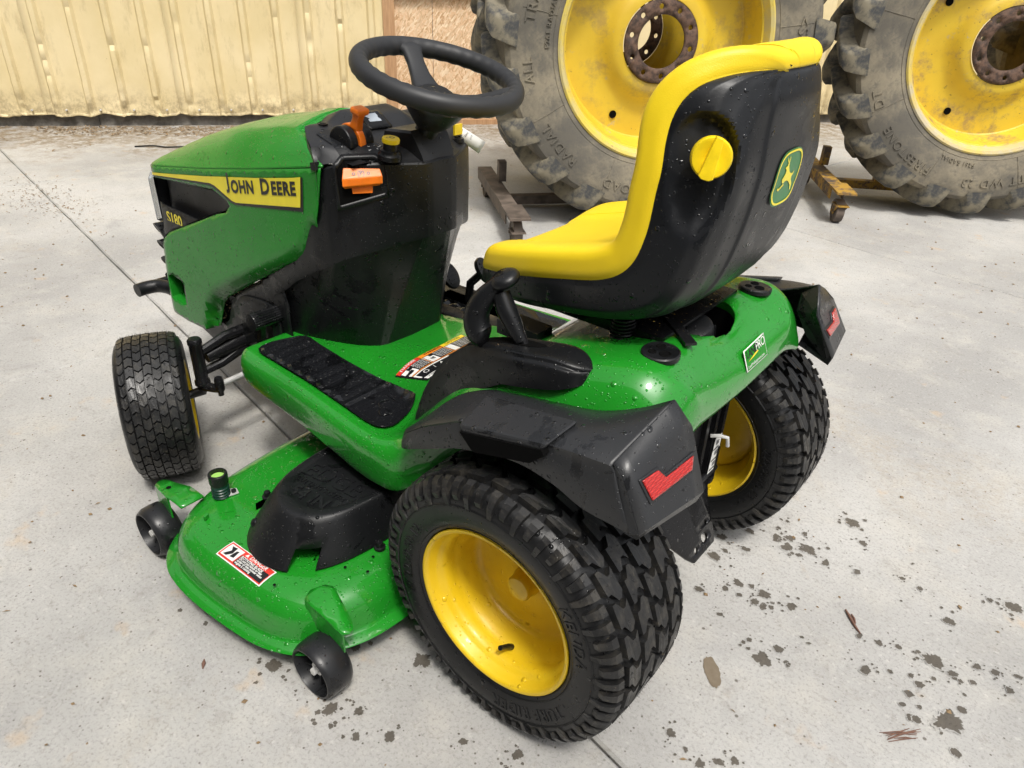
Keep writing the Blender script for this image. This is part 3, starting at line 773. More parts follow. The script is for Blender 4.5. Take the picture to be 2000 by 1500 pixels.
o = MB().tube([tuple(q) for q in crm(np.array([(.15, .13, .006), (.07, .03, .010), (-.02, -.02, .008), (-.10, -.13, .010), (-.11, -.20, .006)]), 24)], .0055, 8).build('hose_scrap', 'decal_black', None); o.location = (4.84, -1.44, 0)
tag(o, 'black rubber hose scrap lying on the litter by the wall', 'hose')

# ================================================================== the lawn tractor (x forward, y to its left, z up, rear axle above the origin)
TR = thing('lawn_tractor', 'green and yellow riding lawn mower beaded with rain, black plastic fenders and yellow seat', 'lawn tractor')
PIV = {}
def part_empty(name, parent=TR, loc=(0, 0, 0), rotz=0):
    o = bpy.data.objects.new(name, None); COL.objects.link(o); o.empty_display_size = .05
    o.parent = parent; o.location = loc; o.rotation_euler = (0, 0, rotz); return o

# ------------------------------------------------------------------ turf tyres
def prof_r(prof, o):
    """radius of the tread carcass at offset o"""
    o = abs(o); P = sorted(prof, key=lambda q: q[1])
    return float(np.interp(o, [q[1] for q in P], [q[0] for q in P]))
def block(mb, pl, pr, rbase, h, taper=.0016):
    """a tread block: pl / pr are polylines of (arc position, offset) for its two long edges"""
    n = len(pl); V = []; F = []
    for lst, sgn in ((pl, 1), (pr, -1)):
        for (s, o) in lst:
            r0 = rbase(o) - .002
            a = s / .27
            V.append((r0 * math.cos(a), o, r0 * math.sin(a)))
    for lst, sgn in ((pl, 1), (pr, -1)):
        for i, (s, o) in enumerate(lst):
            r1 = rbase(o) + h
            oo = o + (taper if i == 0 else (-taper if i == n - 1 else 0)) * (1 if lst[-1][1] > lst[0][1] else -1)
            a = (s + sgn * taper) / .27
            V.append((r1 * math.cos(a), oo, r1 * math.sin(a)))
    L0, R0, L1, R1 = 0, n, 2 * n, 3 * n
    for i in range(n - 1):
        F += [(L1 + i, L1 + i + 1, R1 + i + 1, R1 + i), (L0 + i, L0 + i + 1, L1 + i + 1, L1 + i), (R0 + i, R1 + i, R1 + i + 1, R0 + i + 1)]
    F += [(L0, L1, R1, R0), (L0 + n - 1, R0 + n - 1, R1 + n - 1, L1 + n - 1)]
    mb.add(V, F)
def hairs(mb, n, rad, half, rg, ln=.008):
    for k in range(n):
        a = rg.uniform(0, 2 * PI); o = rg.uniform(-half, half)
        r0 = rad(o); l = rg.uniform(.4, 1) * ln
        d = Vector((math.cos(a), rg.uniform(-.5, .5) + o * 3, math.sin(a))).normalized()
        p = Vector((r0 * math.cos(a), o, r0 * math.sin(a)))
        e = d.cross(Vector((0, 1, 0))).normalized() * .0005; f = d.cross(e).normalized() * .0005
        mb.add([p + e, p - e * .5 + f, p - e * .5 - f, p + d * l], [(0, 1, 3), (1, 2, 3), (2, 0, 3)])
REAR_P = [(.166, .092), (.170, .102), (.177, .109), (.195, .1165), (.215, .1200), (.235, .1185), (.250, .1125), (.259, .103), (.263, .088), (.2655, .05), (.266, .0)]
FRONT_P = [(.108, .068), (.113, .076), (.128, .081), (.148, .0845), (.165, .0840), (.178, .0790), (.186, .0700), (.190, .055), (.192, .026), (.1925, .0)]
def rear_tread():
    mb = MB(); rg = random.Random(1); N = 30; circ_ = 2 * PI * .27; p = circ_ / N
    rb = lambda o: prof_r(REAR_P[4:], o)
    for k in range(N):
        s = k * p
        for row, (oc, ph) in enumerate(((-.0675, .5), (-.0225, 0), (.0225, .5), (.0675, 0))):
            hw = .0180; L_ = p * .335; ss = s + ph * p; sg = 1 if row % 2 else -1
            # block with a sawtooth outline
            e = lambda u: (.009 if abs(u) < .34 else -.004) * sg
            us = (-1, -.45, -.1, .45, 1)
            z = (0, .010, .010, -.006, -.006)
            pl = [(ss + L_ + z[i] * sg, oc + us[i] * hw) for i in range(5)]
            pr = [(ss - L_ + z[i] * sg, oc + us[i] * hw) for i in range(5)]
            block(mb, pl, pr, rb, .0135)
        for sgn in (-1, 1):
            for q in (0, .5):
                ss = s + q * p; w = p * (.165 if q else .15); oe = .1165 if q else .119
                us = [.094, .101, .108, .1135, oe]
                pl = [(ss + w * (1 - i * .1), sgn * u) for i, u in enumerate(us)]; pr = [(ss - w * (1 - i * .1), sgn * u) for i, u in enumerate(us)]
                hts = [.0125, .0125, .011, .008, .003]
                V = []; F = []
                for i in range(5):
                    r0 = rb(us[i])
                    # carried round the shoulder along the carcass normal
                    nr, no = (1, .15) if i < 1 else ((.85, .5) if i < 3 else (.45, .9))
                    for (s_, o_), up_ in ((pl[i], 0), (pl[i], 1), (pr[i], 1), (pr[i], 0)):
                        rr = r0 + (hts[i] * nr if up_ else -.003); oo = o_ + sgn * (hts[i] * no if up_ else -.002); a = s_ / .27
                        V.append((rr * math.cos(a), oo, rr * math.sin(a)))
                for i in range(4):
                    for j in range(3): F.append((i * 4 + j, i * 4 + j + 1, i * 4 + 5 + j, i * 4 + 4 + j))
                F += [(0, 1, 2, 3), (16, 17, 18, 19)]
                mb.add(V, F)
    hairs(mb, 520, lambda o: rb(o) + .012, .10, rg, .011)
    for sg in (-1, 1):
        for k in range(150):
            a = rg.uniform(0, 2 * PI); r0 = rg.uniform(.243, .262); o = sg * (.1165 + rg.uniform(0, .004)); l = rg.uniform(.003, .007)
            p_ = Vector((r0 * math.cos(a), o, r0 * math.sin(a))); d = Vector((math.cos(a) * .6, sg, math.sin(a) * .6)).normalized()
            e = d.cross(Vector((math.cos(a + 1), 0, math.sin(a + 1)))).normalized() * .0005
            mb.add([p_ + e, p_ - e, p_ + d.cross(e).normalized() * .0006, p_ + d * l], [(0, 1, 3), (1, 2, 3), (2, 0, 3)])
    return mb
def front_tread():
    mb = MB(); rg = random.Random(2); N = 40; Rr = .185; p = 2 * PI * .27 / N   # arc measured at .27 for block()
    rb = lambda o: prof_r(FRONT_P[4:], o)
    for k in range(N):
        s = k * p
        for row in range(7):
            oc = (row - 3) * .0212; ph = .5 * (row % 2); ss = s + ph * p
            hw = .0102 if 0 < row < 6 else .0092
            L_ = p * .39
            zz = (.0, .004, .010, .004, .0) if row % 2 == 0 else (.007, .005, .0, .006, .008)
            us = (-1, -.55, 0, .55, 1)
            pl = [(ss + L_ + zz[i], oc + us[i] * hw) for i in range(5)]; pr = [(ss - L_ + zz[i], oc + us[i] * hw) for i in range(5)]
            block(mb, pl, pr, rb, .0075, .0012)
    hairs(mb, 420, lambda o: rb(o) + .007, .072, rg, .009)
    return mb
def side_text(name, body, rad, prof, ang, size, par, sgn=1):
    outer = sorted([q for q in prof if q[0] < .256], key=lambda q: q[0])
    f = lambda r_: float(np.interp(r_, [q[0] for q in outer], [q[1] for q in outer])) + .0006
    vs, fs = text_mesh(body, size, .0, 'CENTER', 1.12, .0011)
    out = []
    for x, y, z in vs:
        r_ = rad + y; a = ang - x / rad
        if sgn > 0: out.append((-r_ * math.cos(a), f(r_) + z, r_ * math.sin(a)))
        else: out.append((r_ * math.cos(a), -f(r_) - z, r_ * math.sin(a)))
    return mesh_obj(name, out, fs, 'rubber', par, False)
def rear_wheel(loc, out_sign, spin):
    w = part_empty('rear_wheel', TR, loc)
    flip = Matrix.Scale(-1, 4, (0, 1, 0)) if out_sign < 0 else Matrix.Identity(4)
    prof = REAR_P + [(r_, -o) for r_, o in REAR_P[-2::-1]]
    ty = MB().lathe(prof, 96).build('tyre', 'rubber', w, ang=40)
    ty.rotation_euler = (0, spin, 0)
    td = rear_tread().build('tread', 'tread', w, ang=30, fix=False); fix_normals(td)
    td.data.polygons.foreach_set('use_smooth', [False] * len(td.data.polygons))
    td.rotation_euler = (0, spin, 0)
    for body, rad, a, size in (('KENDA', .204, R(24), .034), ('TURF RIDER', .204, R(-58), .032), ('22x9.50-12', .204, R(168), .030)):
        for sg in (1, -1): side_text('moulded_lettering', body, rad, REAR_P, a if out_sign > 0 else a + R(186), size, w, sg)
    for rr_, oo in ((.228, .1198), (.2295, .1196), (.181, .1122)):
        for sg in (1, -1): MB().lathe([(rr_ - .0012, sg * oo), (rr_, sg * (oo + .0012)), (rr_ + .0012, sg * oo)], 96).build('sidewall_ring', 'rubber', w)
    # rim: deep dish on the outside
    rp = [(.160, .090), (.1635, .099), (.170, .103), (.1725, .1065), (.1715, .1095), (.168, .1100), (.164, .1075), (.161, .101), (.1585, .088), (.1555, .083), (.151, .079), (.147, .070), (.1455, .056), (.147, .049), (.144, .043), (.1405, .028), (.1375, .006), (.133, -.005), (.124, -.0095), (.08, -.008), (.05, -.002), (.03, .0), (.0245, .002)]
    MB().lathe(rp, 96, mtx=flip).build('rim', 'rim_yellow', w, ang=50)
    ri = [(.133, -.006), (.139, -.030), (.146, -.058), (.1485, -.068), (.150, -.078), (.1585, -.086), (.161, -.098), (.168, -.108), (.1725, -.106), (.170, -.101)]
    MB().lathe(ri, 96, mtx=flip).build('rim_back', 'rim_yellow', w, ang=50)
    MB().lathe([(.0305, -.002), (.0300, .006), (.0275, .009), (.0265, .019), (.0265, .026), (.0235, .0305), (.015, .032), (.0, .0325)], 40, mtx=flip).build('hub_cap', 'rim_yellow', w, ang=40)
    MB().lathe([(.0, -.012), (.03, -.012), (.034, -.03), (.034, -.10), (.02, -.10)], 24, mtx=flip).build('axle_hub', 'black_metal', w)
    a = R(-92); c = Vector((.1395 * math.cos(a), .05, .1395 * math.sin(a)))
    m = Matrix.Translation(Vector((.140 * math.cos(a), .046, .140 * math.sin(a))))
    MB().tube([(0, 0, 0), (0, .012, .012), (0, .026, .022)], [.0062, .0055, .0048], 10, True, flip @ m).build('valve_stem', 'rubber', w)
    MB().tube([(0, .026, .022), (0, .036, .029)], [.0052, .0050], 10, True, flip @ m).build('valve_cap', 'decal_black', w)
    return w
rear_wheel((0, .3835, .279), 1, .1)
rear_wheel((0, -.3835, .279), -1, .3)
def front_wheel(loc, out_sign, steer):
    w = part_empty('front_wheel', TR, loc, steer)
    flip = Matrix.Scale(-1, 4, (0, 1, 0)) if out_sign < 0 else Matrix.Identity(4)
    prof = FRONT_P + [(r_, -o) for r_, o in FRONT_P[-2::-1]]
    MB().lathe(prof, 80).build('tyre', 'rubber', w, ang=40)
    td = front_tread().build('tread', 'tread', w, fix=False, smooth=False); fix_normals(td)
    rp = [(.109, .070), (.113, .078), (.1135, .082), (.110, .0825), (.106, .076), (.101, .060), (.094, .040), (.090, .024), (.075, .020), (.03, .024), (.02, .034), (.0, .036)]
    MB().lathe(rp, 64, mtx=flip).build('rim', 'rim_yellow', w, ang=50)
    ri = [(.090, .022), (.092, -.03), (.100, -.058), (.105, -.074), (.110, -.0825), (.1135, -.0815), (.110, -.074)]
    MB().lathe(ri, 64, mtx=flip).build('rim_back', 'rim_yellow', w, ang=50)
    MB().lathe([(.0, -.07), (.016, -.07), (.022, -.05), (.022, .015)], 24, mtx=flip).build('axle_hub', 'black_metal', w)
    return w
STEER = -.47
FW = Vector((1.220, .476, .2))
front_wheel(FW, 1, STEER)
front_wheel(Vector((1.220, -.476, .2)), -1, STEER)

# ------------------------------------------------------------------ front axle and steering
ax = MB()
ax.tube([(1.2, -.33, .30), (1.2, -.22, .315), (1.2, 0, .29), (1.2, .22, .315), (1.2, .33, .30)], [.018, .026, .035, .026, .018], 12)
for s in (-1, 1):
    ax.tube([(1.195, s * .345, .325), (1.195, s * .27, .345), (1.195, s * .15, .345)], [.012, .014, .02], 10)
    ax.tube([(1.195, s * .345, .262), (1.195, s * .29, .268), (1.195, s * .20, .30)], [.012, .014, .02], 10)
ax.build('front_axle', 'black_metal', TR)
for s in (-1, 1):
    k = MB(); kx, ky = 1.192, s * .358
    k.lathe([(0, .372), (.016, .371), (.0195, .366), (.0195, .356), (.0175, .352), (.0175, .245), (.021, .240), (.021, .228), (0, .226)], 24, 'z', Matrix.Translation((kx, ky, 0)))
    k.build('kingpin', 'black_metal', TR)
    kk = MB(); kk.tube([(kx, ky, .232), (kx + .004, ky + s * .004, .205), (kx + .02, ky + s * .035, .198), (1.215, s * .45, .200)], [.016, .015, .012, .011], 12)
    kk.tube([(kx, ky, .222), (kx - .035, ky - s * .012, .222), (kx - .055, ky - s * .02, .224)], [.016, .013, .012], 10)
    kk.build('spindle', 'black_metal', TR)
MB().tube([(1.14, .338, .236), (1.15, .10, .236), (1.15, -.10, .236), (1.14, -.338, .236)], .0085, 12).build('tie_rod', 'steel', TR)
for s in (-1, 1):
    MB().lathe([(0, .262), (.010, .261), (.013, .252), (.013, .222), (.008, .214), (.008, .204), (0, .204)], 16, 'z', Matrix.Translation((1.138, s * .338, 0))).build('tie_rod_end', 'black_metal', TR)

# ------------------------------------------------------------------ chassis
ch = MB()
for s in (-1, 1):
    ch.box((.62, s * .135, .335), (1.5, .006, .09)); ch.box((.62, s * .122, .292), (1.5, .03, .005))
ch.build('frame', 'black_metal', TR, smooth=False)
MB().box((-.108, 0, .45), (.008, .30, .36)).build('rear_plate', 'black_metal', TR, smooth=False)
for yy in (-.148, -.105, -.06, .03, .09, .148):
    MB().box((-.117, yy, .45), (.012, .014, .36)).build('plate_rib', 'black_metal', TR, smooth=False)
MB().tube([(-.122, -.15, .315), (-.122, .15, .315)], .008, 10).build('rear_bar', 'black_metal', TR)
for k in range(5):
    y_ = -.06 + k * .045
    MB().tube([(-.118, y_ - .012, .30), (-.142, y_, .262), (-.118, y_ + .012, .30)], .0045, 6).build('rear_gusset', 'black_metal', TR)
tr_ = MB(); tr_.tube([(0, -.30, .279), (0, .30, .279)], .035, 16); tr_.build('transaxle', 'black_metal', TR)
bevel(MB().box((.02, 0, .29), (.22, .22, .17)).build('gearbox', 'black_metal', TR, smooth=False), .02, 3)
cir = lambda r_, n, cx=0, cy=0: [(cx + r_ * math.cos(2 * PI * k / n), cy + r_ * math.sin(2 * PI * k / n)) for k in range(n)]
hfm = lambda a, b: (-.118 - .072 * b, a, .308 - .108 * b)
hp = patch('hitch_plate', [(-.12, 0), (.12, 0), (.108, .35), (.064, .85), (.046, 1), (-.046, 1), (-.058, .9), (-.085, .35)], hfm, 'black_metal', TR, [[(-.020 + .013 * math.cos(q), .80 + .09 * math.sin(q)) for q in np.linspace(0, 6.2, 20)], [(.024 + .008 * math.cos(q), .86 + .05 * math.sin(q)) for q in np.linspace(0, 6.2, 16)], [(-.045 + .006 * math.cos(q), .62 + .05 * math.sin(q)) for q in np.linspace(0, 6.2, 14)]], .03, .006)
MB().tube([(-.118, -.095, .425), (-.135, -.105, .428), (-.148, -.118, .422), (-.150, -.124, .398)], .0042, 8).build('hitch_pin', 'steel', TR)
lbp = patch('hitch_label', [(-.100, .315), (-.132, .315), (-.140, .33), (-.140, .415), (-.108, .415)], lambda a, b: (-.1265, a, b), 'decal_white', TR, (), .03)
for z_ in (.33, .355, .385): MB().box((-.1275, -.118, z_), (.0006, .026, .003)).build('label_line', 'decal_black', lbp, smooth=False)
for z_ in (.343, .372, .400): MB().box((-.1275, -.122, z_), (.0006, .012, .010)).build('label_mark', 'grey_decal', lbp, smooth=False)

# ------------------------------------------------------------------ green fender body with foot decks
ST = [  # x, half section (y,z) from the middle out and down the skirt
 (.985, [(0, .40), (.08, .40), (.14, .40), (.19, .401), (.23, .402), (.27, .402), (.305, .401), (.322, .398), (.332, .388), (.337, .372), (.337, .352), (.334, .336)]),
 (.965, [(0, .41), (.08, .412), (.14, .412), (.19, .412), (.24, .411), (.285, .411), (.322, .4115), (.338, .409), (.350, .396), (.356, .376), (.356, .350), (.353, .332)]),
 (.90, [(0, .412), (.08, .414), (.14, .414), (.20, .412), (.25, .409), (.295, .408), (.333, .4115), (.347, .409), (.360, .396), (.366, .376), (.366, .348), (.363, .329)]),
 (.70, [(0, .425), (.09, .428), (.14, .424), (.19, .412), (.25, .408), (.30, .408), (.345, .4115), (.362, .410), (.375, .397), (.381, .376), (.381, .344), (.378, .324)]),
 (.56, [(0, .446), (.10, .445), (.155, .440), (.20, .420), (.25, .409), (.31, .408), (.357, .4115), (.376, .410), (.390, .397), (.396, .374), (.396, .338), (.392, .318)]),
 (.47, [(0, .456), (.11, .455), (.17, .451), (.215, .440), (.26, .415), (.32, .409), (.364, .412), (.384, .411), (.399, .398), (.405, .374), (.404, .334), (.400, .312)]),
 (.40, [(0, .474), (.13, .473), (.20, .468), (.245, .456), (.285, .428), (.33, .417), (.368, .417), (.387, .414), (.401, .400), (.407, .375), (.405, .333), (.400, .310)]),
 (.345, [(0, .503), (.14, .502), (.215, .498), (.262, .490), (.300, .474), (.335, .456), (.365, .441), (.383, .425), (.394, .405), (.400, .378), (.398, .338), (.393, .318)]),
 (.29, [(0, .548), (.15, .548), (.23, .546), (.275, .541), (.305, .531), (.332, .517), (.354, .500), (.370, .486), (.379, .458), (.384, .428), (.382, .390), (.378, .366)]),
 (.22, [(0, .612), (.155, .612), (.238, .610), (.280, .606), (.306, .596), (.327, .580), (.342, .565), (.353, .540), (.360, .513), (.364, .485), (.363, .458), (.360, .444)]),
 (.12, [(0, .684), (.16, .683), (.242, .681), (.280, .675), (.304, .662), (.321, .643), (.333, .620), (.341, .597), (.346, .573), (.349, .550), (.348, .525), (.346, .51)]),
 (0., [(0, .716), (.165, .716), (.240, .715), (.275, .710), (.298, .697), (.314, .679), (.326, .657), (.334, .635), (.340, .612), (.343, .590), (.342, .568), (.340, .555)]),
 (-.10, [(0, .728), (.165, .733), (.228, .7355), (.258, .731), (.281, .718), (.298, .700), (.311, .679), (.321, .658), (.329, .637), (.333, .617), (.333, .600), (.331, .588)]),
 (-.150, [(0, .702), (.15, .713), (.215, .722), (.243, .722), (.266, .709), (.284, .692), (.298, .673), (.310, .654), (.319, .636), (.325, .620), (.326, .608), (.324, .600)]),
 (-.178, [(0, .672), (.13, .685), (.195, .698), (.222, .703), (.245, .692), (.263, .677), (.278, .661), (.291, .645), (.301, .631), (.308, .620), (.310, .611), (.309, .605)]),
 (-.193, [(0, .648), (.12, .657), (.178, .669), (.204, .677), (.226, .668), (.244, .656), (.259, .643), (.272, .631), (.282, .621), (.289, .613), (.292, .607), (.292, .603)]),
 (-.198, [(0, .626), (.11, .631), (.165, .638), (.190, .642), (.212, .637), (.230, .630), (.245, .622), (.258, .615), (.268, .609), (.275, .605), (.278, .602), (.279, .600)]),
 (-.196, [(0, .616), (.105, .620), (.158, .623), (.183, .624), (.204, .621), (.221, .616), (.236, .611), (.248, .607), (.258, .603), (.265, .600), (.268, .598), (.269, .597)]),
]
G = np.array([[(x, y, z) for y, z in sec] for x, sec in ST], float)
half = dense(G, 150, 64)
full = np.concatenate([half[:, :0:-1] * np.array([1, -1, 1]), half], 1)
# well for the fuel filler under the seat back
EC = np.array([-.072, -.010]); ER = np.array([.070, .098])
nu, nv, _ = full.shape
def inwell(p): return ((p[0] - EC[0]) / ER[0]) ** 2 + ((p[1] - EC[1]) / ER[1]) ** 2 < 1
ins = np.array([[inwell(full[i, j]) and full[i, j, 2] > .66 for j in range(nv)] for i in range(nu)])
for i in range(nu):
    for j in range(nv):
        q = (full[i, j, :2] - EC) / ER; l = np.linalg.norm(q)
        if not ins[i, j] and .0 < l < 1.22 and full[i, j, 2] > .66:
            full[i, j, 2] -= .012 * (1 - (l - 1) / .22) ** 2
skip = lambda i, j: ins[i, j] and ins[i + 1, j] and ins[i, j + 1] and ins[i + 1, j + 1]
# snap the rim of the hole to the ellipse
for i in range(nu):
    for j in range(nv):
        if ins[i, j] and any(0 <= i + a < nu and 0 <= j + b < nv and not ins[i + a, j + b] for a in (-1, 0, 1) for b in (-1, 0, 1)):
            q = (full[i, j, :2] - EC) / ER; q = q / np.linalg.norm(q); full[i, j, :2] = EC + q * ER * .985; full[i, j, 2] -= .004
body = surf('fender_body', full, 'green', TR, ang=50, skip=skip)
solid(body, .003, 0)
wl = []
for z, k in ((.712, .985), (.690, .97), (.63, .95)):
    wl.append([(EC[0] + ER[0] * k * math.cos(a), EC[1] + ER[1] * k * math.sin(a), z) for a in np.linspace(0, 2 * PI, 48, endpoint=False)])
wo_ = surf('fuel_well', np.array(wl), 'dark', body, cv=True)
MB().lathe([(0, .632), (1, .632)], 40, 'z', Matrix.Translation((EC[0], EC[1], 0)) @ Matrix.Diagonal((ER[0] * .96, ER[1] * .96, 1, 1))).build('well_floor', 'dark', body)
fc = MB(); m_ = Matrix.Translation((-.078, .012, .662)) @ Matrix.Rotation(R(-12), 4, 'X')
fc.lathe([(.036, 0), (.038, .012), (.044, .014), (.046, .02), (.046, .052), (.043, .060), (.036, .064), (0, .066)], 40, 'z', m_)
for k in range(10): fc.box((.046 * math.cos(k * PI / 5), .046 * math.sin(k * PI / 5), .036), (.007, .007, .034), m_, Matrix.Rotation(k * PI / 5, 3, 'Z'))
fc.build('fuel_cap', 'black', body)
MB().lathe([(.036, -.03), (.036, .004), (.04, .006)], 32, 'z', m_).build('filler_neck', 'grey_decal', body)
# plugs on top of the fender
def topz(x, y):
    d = np.sum((full[:, :, :2] - (x, y)) ** 2, 2); k = np.unravel_index(np.argmin(d), d.shape); return full[k][2]
for s in (-1, 1):
    zt = .7375
    cp = MB(); mt = Matrix.Translation((-.11, s * .194, zt - .001)) @ Matrix.Rotation(R(3 * -s), 4, 'X')
    cp.lathe([(.0335, -.004), (.0335, .0035), (.031, .0055), (0, .0055)], 40, 'z', mt); q = cp.build('fender_plug', 'black', body)
    for (a, r_, rr) in ((2.6, .013, .0075), (5.2, .014, .006), (.9, .016, .0045)):
        MB().lathe([(0, .0058), (rr, .0058), (rr + .0015, .0072), (rr + .003, .0056)], 20, 'z', mt @ Matrix.Translation((r_ * math.cos(a), r_ * math.sin(a), 0))).build('plug_boss', 'dark', body)
# foot pads
def padz(x, y): return topz(x, abs(y))
for s in (1, -1):
    po = [(.905, .195), (.93, .23), (.945, .275), (.94, .312), (.915, .33), (.85, .333), (.72, .338), (.60, .348), (.52, .356), (.455, .360), (.43, .350), (.42, .33), (.425, .29), (.438, .25), (.455, .232), (.49, .224), (.56, .217), (.66, .212), (.76, .206), (.85, .199)]
    po = [tuple(p) for p in arclen(po, 70, True)]
    def pf(a, b, s=s):
        rib = 0
        # ribs across the mat, deeper plain heel zone
        if .56 < a < .93: rib = .0062 * (.5 + .5 * math.cos(a * 2 * PI / .040)) ** .5
        edge_ = min(1, min(math.hypot(a - p[0], b - p[1]) for p in po) / .012)
        h = .0022 + .003 * (1 - edge_) * 1.0 + rib * (1 if edge_ > .98 else 0)
        if .535 < a < .56 or .47 < a < .478: h += .0015
        return (a, s * b, max(.4098, topz(a, b)) + .0026 + h)
    fp = patch('foot_mat', po, pf, 'rubber_mat', TR, (), .009, 0, 25)
    if s > 0:
        sb = crm(np.array([(.512, .262, .417), (.518, .285, .417), (.500, .296, .417), (.490, .310, .417), (.472, .318, .417), (.466, .300, .417)]), 20)
        MB().tube([tuple(q) for q in sb], .0022, 6).build('moulded_mark', 'rubber_mat', fp)
        for (x0, x1) in ((.466, .463),):
            MB().tube([(.530, .250, .417), (.455, .262, .418)], .0020, 6).build('mat_bead', 'rubber_mat', fp)

# ------------------------------------------------------------------ black fender flares
def flare(s):
    Y = lambda v: (v[0], s * v[1], v[2])
    inner = [(.296, .372, .505), (.262, .352, .532), (.215, .345, .585), (.150, .336, .620), (.098, .330, .632), (-.01, .331, .656), (-.09, .337, .679), (-.155, .328, .708), (-.201, .312, .735)]
    # stations from front tip to rear edge: columns are inner edge, ridge, outer top, outer mid, lower lip, lower inner
    cols = []
    ot = [(.290, .412, .508), (.255, .437, .536), (.205, .445, .575), (.150, .447, .608), (.098, .448, .634), (-.01, .449, .657), (-.09, .449, .672), (-.14, .447, .678), (-.182, .443, .680)]
    lo = [(.288, .420, .492), (.262, .448, .498), (.205, .456, .528), (.150, .458, .556), (.098, .459, .580), (-.01, .460, .610), (-.09, .460, .606), (-.15, .459, .588), (-.232, .457, .585)]
    A = crm(np.array(inner), 60); B = crm(np.array(ot), 60); C = crm(np.array(lo), 60)
    rows = []
    for t_ in np.linspace(0, 1, 9):
        P = A * (1 - t_) + B * t_
        P[:, 2] += .010 * math.sin(PI * t_) * np.sin(np.linspace(0, PI, 60))
        rows.append(P)
    dn = (C - B)
    rows.append(B + np.array([0, .004, -.003]))
    for t_ in np.linspace(.12, 1, 6): rows.append(B + dn * t_ + np.array([0, .004 * math.sin(PI * t_), 0]))
    rows.append(C + np.array([0, -.014, -.002])); rows.append(C + np.array([0, -.07, .012]))
    Gf = np.stack(rows, 1) * np.array([1, s, 1])
    fl = surf('fender_flare', Gf, 'black_flare', TR, ang=32)
    solid(fl, .003, 0)
    # rear face, closed down over the tyre
    t_in, t_out = (-.201, .312, .735), (-.182, .443, .680)
    face = MB()
    P = dict(a=t_in, b=t_out, c=(-.222, .276, .676), d=(-.200, .300, .716), e=(-.215, .450, .655), f=(-.243, .458, .584), g=(-.238, .440, .568), h=(-.274, .312, .566), i=(-.268, .296, .588), j=(-.226, .284, .668))
    vs = [Y(q) for q in (t_in, t_out, (-.226, .285, .672), (-.199, .4475, .664), (-.244, .458, .588), (-.236, .438, .572), (-.272, .318, .566), (-.270, .300, .584))]
    # chamfer band between top edge and rear plate
    top_r = [Vector(Y(lerp(np.array(t_in), np.array(t_out), k / 6))) for k in range(7)]
    mid = [Vector(Y(lerp(np.array((-.2215, .279, .681)), np.array((-.2035, .4465, .662)), k / 6))) for k in range(7)]
    low = [Vector(Y(lerp(np.array((-.2685, .300, .590)), np.array((-.2455, .457, .592)), k / 6))) for k in range(7)]
    tuck = [Vector(Y(lerp(np.array((-.262, .306, .570)), np.array((-.239, .450, .574)), k / 6))) for k in range(7)]
    und = [v + Vector((.07, 0, .025)) for v in tuck]
    Gr = np.array([[tuple(v) for v in q] for q in (top_r, mid, low, tuck, und)])
    rf = surf('flare_rear', Gr, 'black_flare', fl, ang=20); solid(rf, .003, 0)
    # inner and outer closing cheeks
    ck = MB(); ck.add([tuple(top_r[0]), tuple(mid[0]), tuple(low[0]), tuple(tuck[0]), Y((-.20, .318, .615)), Y((-.165, .330, .66)), Y((-.165, .333, .70))], [(0, 1, 2, 3, 4, 5, 6)])
    cko = [tuple(top_r[6]), tuple(mid[6]), tuple(low[6]), tuple(tuck[6])]
    cp = MB(); cp.add(cko + [Y(q) for q in ((-.232, .459, .5855), (-.19, .4615, .588), (-.15, .462, .592))], [(0, 1, 2, 4), (2, 3, 4)])
    cq = cp.build('flare_cheek', 'black_flare', fl, smooth=False); solid(cq, .003, 0)
    solid(ck.build('flare_inner', 'black_flare', fl, smooth=False), .002, 0)
    # reflector: an L laid in the rear face
    def rfm(u, v):   # u across from the outer edge to the inner, v up
        p = (1 - v) * ((1 - u) * low[6] + u * low[0]) + v * ((1 - u) * mid[6] + u * mid[0])
        return p
    nrm = (low[0] - low[6]).cross(mid[6] - low[6]).normalized()
    if nrm.x > 0: nrm = -nrm
    def rfo(o): return lambda u, v: tuple(rfm(u, v) + nrm * o)
    L_ = [(.18, .80), (.40, .78), (.48, .59), (.91, .61), (.85, .43), (.24, .40)]
    solid(patch('reflector_bezel', [(.15, .84), (.415, .82), (.495, .63), (.95, .65), (.87, .39), (.215, .355)], rfo(.0026), 'black_flare', fl, (), .03), .002, 0)
    solid(patch('reflector', L_, rfo(.0052), 'reflector', fl, (), .03), .003, 0)
    # hand-hold: raised bar, with a dark block as painted shade below it
    slot_shade = MB()
    x0, x1 = .106, -.088
    g_ = lambda x, q: Vector((x, 0, 0))
    top = [Y(q) for q in ((.108, .395, .650), (.100, .462, .628), (-.070, .4635, .668), (-.086, .400, .692))]
    hd = MB()
    pts = [(.110, .386, .652), (.104, .466, .630), (-.078, .467, .674), (-.092, .40, .694)]
    ptb = [(.098, .386, .640), (.092, .468, .617), (-.072, .469, .661), (-.085, .40, .680)]
    hd.add([Y(q) for q in pts] + [Y(q) for q in ptb], [(0, 1, 2, 3), (7, 6, 5, 4), (0, 4, 5, 1), (1, 5, 6, 2), (2, 6, 7, 3), (3, 7, 4, 0)])
    bevel(hd.build('hand_hold', 'black_flare', fl, smooth=False), .006, 3)
    sl_ = [(.096, .621), (-.072, .664), (-.078, .656), (-.052, .630), (.066, .594)]
    o = MB(); o.prism(sl_, s * .455, s * .4705, 'xz'); o.build('slot_shade', 'dark', fl, smooth=False)
    return fl
for s in (1, -1): flare(s)

